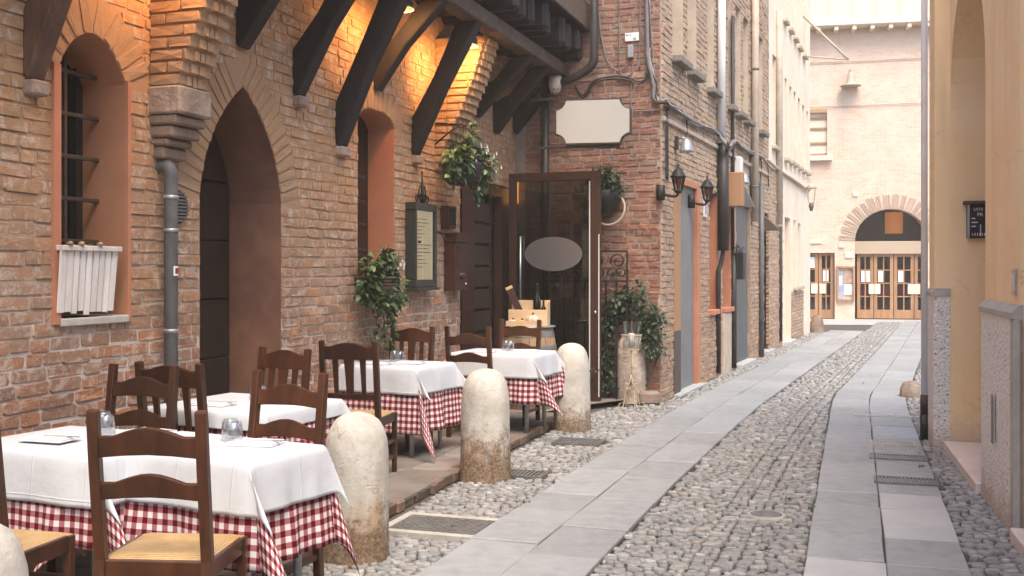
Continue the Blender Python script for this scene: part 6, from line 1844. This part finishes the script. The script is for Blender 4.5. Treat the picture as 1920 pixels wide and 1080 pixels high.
m = MB(); m.lathe([(.014, -.012), (.014, .012)], (-hw + .075, -.125, .03), 10); m.build('lock', M['iron'], mc)
m = MB(); m.tube([(0, -.07, hh), (0, -.07, hh + .12), (0, -.07, hh + .30)], .012, 6, radii=[.03, .018, .006]); m.lathe([(.001, .13), (.022, .15), (.001, .17)], (0, -.07, hh), 8); m.lathe([(.001, .29), (.012, .30), (.001, .32)], (0, -.07, hh), 8); m.build('finial', M['iron'], mc)
for s in (-1, 1):
    m = MB(); m.tube([(s * x_, -.07, hh + z_) for x_, z_ in [(.02, .17), (.06, .17), (.085, .11), (.10, .04)]], .008, 6); m.build('crest_arm', M['iron'], mc)
    m = MB(); m.tube([(s * a, -.07, hh + b) for a, b in spiral(.125, .055, .05, .014, 180, 540)], .008, 6); m.build('crest_scroll', M['iron'], mc)
    m = MB(); m.tube([(s * a, -.07, hh + b) for a, b in spiral(.04, .06, .035, .01, 0, 360)], .007, 6); m.build('crest_scroll', M['iron'], mc)
# mailbox
x0, z0 = L.W(848, 545, .1); x1, z1 = L.W(872, 450, .1)
mbx = thing('mailbox', 'brown embossed metal mailbox beside the entrance', 'mailbox', L.pt((x0 + x1) / 2, 0, (z0 + z1) / 2), L.ang)
hw, hh = (x1 - x0) / 2, (z1 - z0) / 2
m = MB(); m.span(-hw, hw, -.13, -.002, -hh, hh - .03, .006); m.build('box', M['mailbox'], mbx)
m = MB(); m.prism([(-hw - .015, hh - .03), (-hw - .015, hh + .0)] + [(-(hw + .015) * math.cos(t), hh + .075 * math.sin(t)) for t in np.linspace(.2, math.pi - .2, 9)] + [(hw + .015, hh), (hw + .015, hh - .03)], -.15, -.001); m.build('lid', M['mailbox'], mbx)
m = MB(); m.span(-hw * .7, hw * .7, -.138, -.129, -.02, hh - .12, .003); m.build('embossed_panel', M['mailbox'], mbx)
m = MB(); m.span(-hw * .75, hw * .75, -.146, -.131, hh - .10, hh - .07, .003); m.build('letter_flap', M['mailbox'], mbx)
m = MB(); m.lathe([(.001, -.05), (.05, -.02), (.06, .03), (.001, .05)], (0, -.118, -hh * .45), 12); m.build('embossed_shield', M['mailbox'], mbx)
m = MB(); m.lathe([(.012, -.01), (.012, .01)], (hw * .6, -.136, -hh * .75), 8); m.build('lock', M['steel'], mbx)
# small dark wall light with its cable above the mailbox
x, z = L.W(842, 408, .06)
wl_ = thing('wall_light', 'small bronze box light on the wall above the mailbox', 'light', L.pt(x, 0, z), L.ang)
m = MB(); m.prism([(-.09, -.12), (-.11, .12), (.11, .12), (.09, -.12)], -.10, -.002); m.build('housing', M['mailbox'], wl_)
m = MB(); m.span(-.08, .08, -.106, -.101, -.08, .09); m.build('lens', M['glass_dark'], wl_)
m = MB(); m.tube(smooth_path([(-.25, -.012, -.15), (-.05, -.012, -.17), (.15, -.012, -.165), (.28, -.012, -.16)], 4), .010, 6); m.build('cable', M['cable_dark'], wl_)

# open glass door with frosted oval
hx, hy = -.03, 12.98; tx, ty = 1.045, 12.56
dl = math.hypot(tx - hx, ty - hy)
gd = thing('glass_door', 'brown framed glass door standing open across the entrance with frosted oval', 'door', (hx, hy, .05), math.atan2(ty - hy, tx - hx))
ht = EYE + (505 - 320) / FPX * 12.56 - .05
for a, b, c, d in ((0, .09, 0, ht), (dl - .115, dl, 0, ht), (.09, dl - .115, ht - .10, ht), (.09, dl - .115, 0, .12)):
    m = MB(); m.span(a, b, -.03, .03, c, d, .004); m.build('frame', M['frame_brown'], gd)
m = MB(); m.span(.09, dl - .115, -.004, .004, .12, ht - .10); m.build('pane', M['glass_smoked'], gd)
for xx in (dl - .125, dl - .012):
    m = MB(); m.span(xx - .006, xx + .006, -.042, -.031, .05, ht - (.12 if xx < dl - .05 else .75)); m.build('edge_strip', M['plastic_white'], gd)
oz = EYE - (476 - HORIZON) / FPX * 12.7 - .05; ox = (1038 - 960) / FPX * 12.75 - hx
m = MB(); m.add([(ox * 1.07 + .365 * math.cos(a), -.006, oz + .205 * math.sin(a)) for a in np.linspace(0, 2 * math.pi, 41)[:-1]], [tuple(range(40))]); m.build('frosted_oval', M['frost'], gd)
m = MB(); m.tube([(.16, -.05, .95), (.16, -.05, 1.95)], .013, 8); m.build('pull_handle', M['steel'], gd)
m = MB(); m.lathe([(.013, -.02), (.013, .02)], (dl - .055, -.036, 1.04), 8); m.build('lock', M['steel'], gd)

# barrel with wooden box of squash and wine
bx, by = (992 - 960) / FPX * 12.05, 12.05
bl = thing('wine_barrel', 'old oak wine barrel with steel hoops beside the glass door', 'barrel', (bx, by, .05))
n = 20
def brr(z): return .27 + .055 * math.sin(math.pi * z / .90)
for k in range(n):
    a0, a1_ = 2 * math.pi * (k + .03) / n, 2 * math.pi * (k + .97) / n; vs = []
    for j in range(7):
        z = .90 * j / 6
        for a, r in ((a0, brr(z)), (a1_, brr(z)), (a1_, brr(z) - .025), (a0, brr(z) - .025)): vs.append((r * math.cos(a), r * math.sin(a), z))
    m = MB(); m.add(vs, [(j * 4 + i, j * 4 + (i + 1) % 4, (j + 1) * 4 + (i + 1) % 4, (j + 1) * 4 + i) for j in range(6) for i in range(4)] + [(3, 2, 1, 0), (24, 25, 26, 27)], False); m.build('stave', M['barrel_wood'], bl)
for z, w in ((.04, .045), (.22, .04), (.66, .04), (.80, .05)):
    m = MB(); m.lathe([(brr(z) + .003, z), (brr(z + w) + .003, z + w)], n=32, cap=False); m.build('hoop', M['hoop'], bl)
m = MB(); m.lathe([(.255, .85), (.255, .875)], n=24); m.build('head', M['barrel_wood'], bl)
m = MB(); m.lathe([(.30, .902), (.30, .915)], n=32); m.build('tray', M['zinc'], bl)
ztop = .05 + .917
wbx = thing('wooden_box', 'pale wooden wine box standing on the barrel', 'box', (bx + .0, by + .0, ztop), -.15)
for c, d in (((0, -.10, .09), (.44, .012, .18)), ((0, .16, .14), (.44, .012, .28)), ((.214, .03, .13), (.012, .248, .26)), ((-.214, .03, .09), (.012, .248, .18))):
    m = MB(); m.box(c, d, bev=.002); m.build('panel', M['crate_wood'], wbx)
m = MB(); m.box((0, .03, .006), (.416, .246, .010)); m.build('bottom', M['crate_wood'], wbx)
wtr = thing('wooden_tray', 'pale low wooden tray of squash in front of the wine box', 'tray', (bx - .045, by - .175, ztop), -.15)
m = MB(); m.box((0, -.06, .03), (.42, .010, .06), bev=.002); m.build('front', M['crate_wood'], wtr)
m = MB(); m.box((0, 0, .005), (.42, .11, .008)); m.build('bottom', M['crate_wood'], wtr)
def gourd(label, x, y, z, r, mat, cat='squash', lobes=9):
    m = MB(); vs = []; n = 36
    for i in range(9):
        th = -math.pi / 2 + math.pi * i / 8
        for k in range(n):
            a = 2 * math.pi * k / n; q = r * math.cos(th) ** .75 * (1 + .07 * math.cos(lobes * a)); vs.append((q * math.cos(a), q * math.sin(a), r * .8 * math.sin(th) * (1 - .15 * math.cos(th))))
    m.add(vs, [(i * n + k, i * n + (k + 1) % n, (i + 1) * n + (k + 1) % n, (i + 1) * n + k) for i in range(8) for k in range(n)], True)
    t = thing('squash', label, cat, (x, y, z + r * .78)); m.build('body', M[mat], t)
    m = MB(); m.tube([(0, 0, r * .7), (.01, 0, r * .95), (.02, .0, r * 1.1)], .012, 6); m.build('stalk', M['stem'], t)
gourd('large white and orange striped squash in the tray', bx + .03, by - .18, ztop + .01, .075, 'pumpkin')
gourd('small yellow squash in the tray beside the large one', bx - .09, by - .18, ztop + .01, .04, 'squash')
gourd('pale flat squash at the left end of the tray', bx - .19, by - .165, ztop + .01, .042, 'pumpkin')
def bottle(label, x, y, z, h, r, tilt=0.0):
    t = thing('wine_bottle', label, 'bottle', (x, y, z)); t.rotation_euler = (0, tilt, 0)
    m = MB(); m.lathe([(r, 0), (r, h * .58), (r * .8, h * .68), (r * .36, h * .78), (r * .36, h * .96), (r * .42, h * .97), (r * .42, h)], n=16); m.build('glass', M['bottle'], t)
    m = MB(); m.lathe([(r + .0008, h * .2), (r + .0008, h * .36)], n=16, cap=False); m.build('label', M['letter_white' if h > .35 else 'letter_black'], t)
bottle('tall black wine bottle standing in the wooden box', bx + .09, by + .03, ztop + .012, .46, .045)
bottle('short dark bottle beside the tall one in the wooden box', bx + .165, by + .05, ztop + .012, .27, .032)
rl = thing('rolled_sheet_case', 'slanting brown wine carton leaning in the wooden box', 'carton', (bx - .06, by + .06, ztop + .05)); rl.rotation_euler = (0, -.42, 0)
m = MB(); m.span(-.04, .04, -.045, .045, -.02, .40, .004); m.build('carton', M['mailbox'], rl)
m = MB(); m.span(-.041, .041, -.046, .046, .39, .425, .003); m.build('end_cap', M['crate_wood'], rl)

# hanging sign board
cxs, czs = 0, 0
ys_ = 12.35; X0 = (1042 - 960) / FPX * ys_; X1 = (1186 - 960) / FPX * (ys_ - .28); zt1 = EYE + (505 - 187) / FPX * ys_; zb1 = EYE + (505 - 275) / FPX * ys_
ang_s = math.atan2(-.20, 1.0); wds = (X1 - X0) / math.cos(ang_s)
sg = thing('hanging_sign', 'blank cream hanging sign board with scooped corners and dark frame', 'sign', (X0, ys_ - .0, (zt1 + zb1) / 2), ang_s)
hh = (zt1 - zb1) / 2 - .01; cr = .12
def plaque(w, h, cr, ins):
    x0, x1, z0, z1 = ins, w - ins, -h + ins, h - ins; out = []
    for (cx, cz, a0, a1_) in ((0, -h, 90, 0), (w, -h, 180, 90), (w, h, 270, 180), (0, h, 360, 270)):
        r = cr + ins * .6
        seg = [(cx + r * math.cos(math.radians(a0 + (a1_ - a0) * i / 8)), cz + r * math.sin(math.radians(a0 + (a1_ - a0) * i / 8))) for i in range(9)]
        out += [(min(max(p[0], x0), x1), min(max(p[1], z0), z1)) for p in seg]
    return out
m = MB(); m.prism(plaque(wds, hh, cr, 0), -.06, .06); m.build('frame', M['pipe_dark'], sg)
m = MB(); m.prism(plaque(wds, hh, cr, .018), -.066, -.058); m.build('panel', M['sign_cream'], sg)
m = MB(); m.beam((-.30, 0, -hh - .022), (wds * .85, 0, -hh - .022), .03, .03); m.build('bracket', M['iron'], sg)
m = MB(); m.beam((-.30, 0, hh + .018), (wds * .3, 0, hh + .018), .02, .02); m.build('bracket', M['iron'], sg)

# security camera, dark downpipe of the timbered house
q = L.pt(L_END - .28, -.60, 3.80)
cc = thing('security_camera', 'white dome security camera under the end of the wall plate', 'camera', (q.x, q.y, 3.86), .1)
m = MB(); m.lathe([(.075, .12), (.085, .02), (.08, -.03), (.06, -.09), (.02, -.11)], n=18); m.build('body', M['pot_pale'], cc)
for s in (-1, 1):
    m = MB(); m.lathe([(.001, -.012), (.013, 0), (.001, .012)], (s * .022, -.062, -.065), 8); m.build('lens', M['letter_black'], cc)
dq = [F.pt(F.x(1114, .25), -.25, 6.5), F.pt(F.x(1114, .25), -.25, EYE + (505 - 115) / FPX * 13.0), F.pt(F.x(1108, .25), -.25, EYE + (505 - 128) / FPX * 13.0), F.pt(F.x(1090, .25), -.25, EYE + (505 - 141) / FPX * 13.0), F.pt(F.x(1062, .25), -.25, EYE + (505 - 152) / FPX * 13.0), F.pt(F.x(1040, .12), -.12, EYE + (505 - 160) / FPX * 13.2)]
m = MB(); m.tube([dq[0]] + smooth_path(dq[1:], 5), .052, 14); tag(m.build('gutter_pipe', M['pipe_dark']), 'black gutter downpipe with elbow between the two brick houses', 'pipe')
m = MB(); m.tube([F.pt(F.x(1022, .1), -.1, 4.0), F.pt(F.x(1022, .1), -.1, .05)], .05, 12); tag(m.build('gutter_pipe', M['pipe_dark']), 'dark straight downpipe in the corner behind the hanging sign', 'pipe')

# ------------------------------------------------------------------ lanterns and fittings on the street wall
def lantern(label, px, py, s=1.0):
    x, z = S.W(px, py, .22); t = thing('wall_lantern', label, 'lantern', S.pt(x, -.22, z), S.ang, 'black lanterns on the street wall')
    m = MB()
    for k in range(6):
        a = k * math.pi / 3; m.beam((.105 * s * math.cos(a), .105 * s * math.sin(a), .04 * s), (.062 * s * math.cos(a), .062 * s * math.sin(a), -.16 * s), .010, .010)
    m.lathe([(.065 * s, -.175 * s), (.07 * s, -.16 * s), (.05 * s, -.20 * s), (.02 * s, -.22 * s)], n=6); m.build('cage', M['iron'], t)
    m = MB(); m.lathe([(.135 * s, .035 * s), (.12 * s, .06 * s), (.075 * s, .13 * s), (.05 * s, .16 * s), (.02 * s, .175 * s), (.012 * s, .21 * s), (.022 * s, .225 * s), (.005, .24 * s)], n=6); m.build('roof', M['iron'], t)
    m = MB(); m.lathe([(.10 * s, .04 * s), (.058 * s, -.155 * s)], n=6, cap=False); m.build('panes', M['glass'], t)
    m = MB(); m.lathe([(.012, -.15 * s), (.03 * s, -.10 * s), (.055 * s, -.02 * s), (.05 * s, .03 * s)], n=10); m.build('bulb_shade', M['lamp_red'], t)
    m = MB(); m.tube(smooth_path([(0, 0, -.20 * s), (0, .03, -.25 * s), (0, .12, -.24 * s), (0, .20, -.20 * s)], 4), .016, 7); m.build('arm', M['iron'], t)
    m = MB(); m.lathe([(.05, -.09), (.055, 0), (.05, .09)], (0, .215, -.19 * s), 10); m.build('wall_rose', M['iron'], t)
lantern('black six-sided lantern with red glass over the first shuttered door', 1272, 337, .78)
lantern('black six-sided lantern with red glass above the first orange window', 1326, 356, .78)
def bell_lamp(label, px, py):
    x, z = S.W(px, py, .2); t = thing('bell_lamp', label, 'lamp', S.pt(x, -.16, z), S.ang, 'grey metal bell lamps')
    m = MB(); m.lathe([(.09, -.09), (.085, -.06), (.06, .03), (.035, .07), (.015, .085)], n=14); m.build('shade', M['zinc'], t)
    m = MB(); m.span(-.04, .04, .10, .16, -.05, .12, .01); m.build('back_plate', M['pipe_dark'], t)
    m = MB(); m.tube([(0, 0, .08), (0, .06, .10), (0, .11, .08)], .012, 6); m.build('arm', M['zinc'], t)
bell_lamp('grey metal bell lamp above the first lantern', 1293, 272)
bell_lamp('grey metal bell lamp above the second shuttered door', 1400, 334)
x, z = S.W(1319, 390); np_ = thing('house_number_sign', 'white vertical sign plate under the second lantern', 'sign', S.pt(x, 0, z), S.ang)
m = MB(); m.span(-.10, .10, -.035, -.012, -.13, .13, .004); m.build('plate', M['plastic_white'], np_)
m = MB(); m.span(-.06, .06, -.038, -.034, -.09, .09); m.build('panel', M['plastic_grey'], np_)
x0, z0 = S.W(1368, 370, .2); x1, z1 = S.W(1382, 333, .2)
eb = thing('projecting_lightbox', 'brown boxed light with slanted side above the second orange window', 'light', S.pt(S.x(1372, .1), 0, (z0 + z1) / 2), S.ang)
m = MB(); m.span(-.10, .12, -.28, -.002, -.27, .26, .01); m.build('box', M['jamb_tan'], eb)
m = MB(); prismx(m, [(-.0, -.27), (-.42, -.27), (-.28, .05), (-.0, .05)], .13, .22); m.build('side_wedge', M['pipe_grey'], eb)
x, z = S.W(1377, 320); mt = thing('meter_box', 'white tubular meter on the street wall above the boxed light', 'meter', S.pt(x, 0, z), S.ang)
m = MB(); m.span(-.08, .08, -.13, -.002, -.14, .22, .02); m.build('case', M['plastic_white'], mt)
m = MB(); m.span(.08, .16, -.10, -.002, -.18, .0, .01); m.build('side_box', M['plastic_grey'], mt)
x, z = S.W(1382, 498, .1); hbx = thing('wall_box', 'black box with dried posy hung beside the second shuttered door', 'box', S.pt(S.x(1378, .05), 0, z), S.ang)
m = MB(); m.prism([(-.10, -.22), (-.14, .2), (.14, .2), (.10, -.22)], -.20, -.002); m.build('box', M['pot_dark'], hbx)
foliage(hbx, [((0, -.1, .24), .10)], .05, 60, 55, 'leaf_dark', .8)
m = MB()
for k in range(14): leaf_geo(m, Vector((U(-.08, .08), -.12 + U(-.06, .06), .26 + U(-.03, .05))), rvec(rng), Vector((0, -1, 0)), .05)
m.build('dried_flowers', M['fabric_red'], hbx, kind='stuff')

# small weeds in the joints
r_ = random.Random(77); m = MB()
for (x, y) in [(3.62, 9.3), (3.55, 9.15), (3.30, 8.6), (1.9, 7.4), (2.0, 7.1), (1.45, 6.1), (.62, 9.0), (2.2, 8.9), (4.9, 14.9), (5.75, 18.9), (5.9, 19.3), (2.55, 11.0), (.1, 7.3), (1.7, 12.55)]:
    for k in range(9): leaf_geo(m, Vector((x + r_.uniform(-.03, .03), y + r_.uniform(-.03, .03), .0)), Vector((r_.uniform(-1, 1), r_.uniform(-1, 1), r_.uniform(.4, 1.2))), Vector((0, 0, 1)), r_.uniform(.02, .045), .35)
tag(m.build('weeds', M['leaf']), 'small green weeds sprouting between the cobbles', kind='stuff')
# ------------------------------------------------------------------ light haze in the street air
hz = bpy.data.materials.new('haze'); hz.use_nodes = True
for nd in list(hz.node_tree.nodes):
    if nd.type == 'BSDF_PRINCIPLED': hz.node_tree.nodes.remove(nd)
pv_ = hz.node_tree.nodes.new('ShaderNodeVolumePrincipled')
pv_.inputs['Color'].default_value = (1.0, .95, .88, 1); pv_.inputs['Density'].default_value = .0028; pv_.inputs['Anisotropy'].default_value = 0.0
hz.node_tree.links.new(pv_.outputs[0], hz.node_tree.nodes['Material Output'].inputs['Volume'])
hb2 = MB(); hb2.span(-170, 170, -170, 220, -1.2, 14.5)
hobj = tag(hb2.build('haze', hz), 'thin pale haze in the street air', kind='stuff')
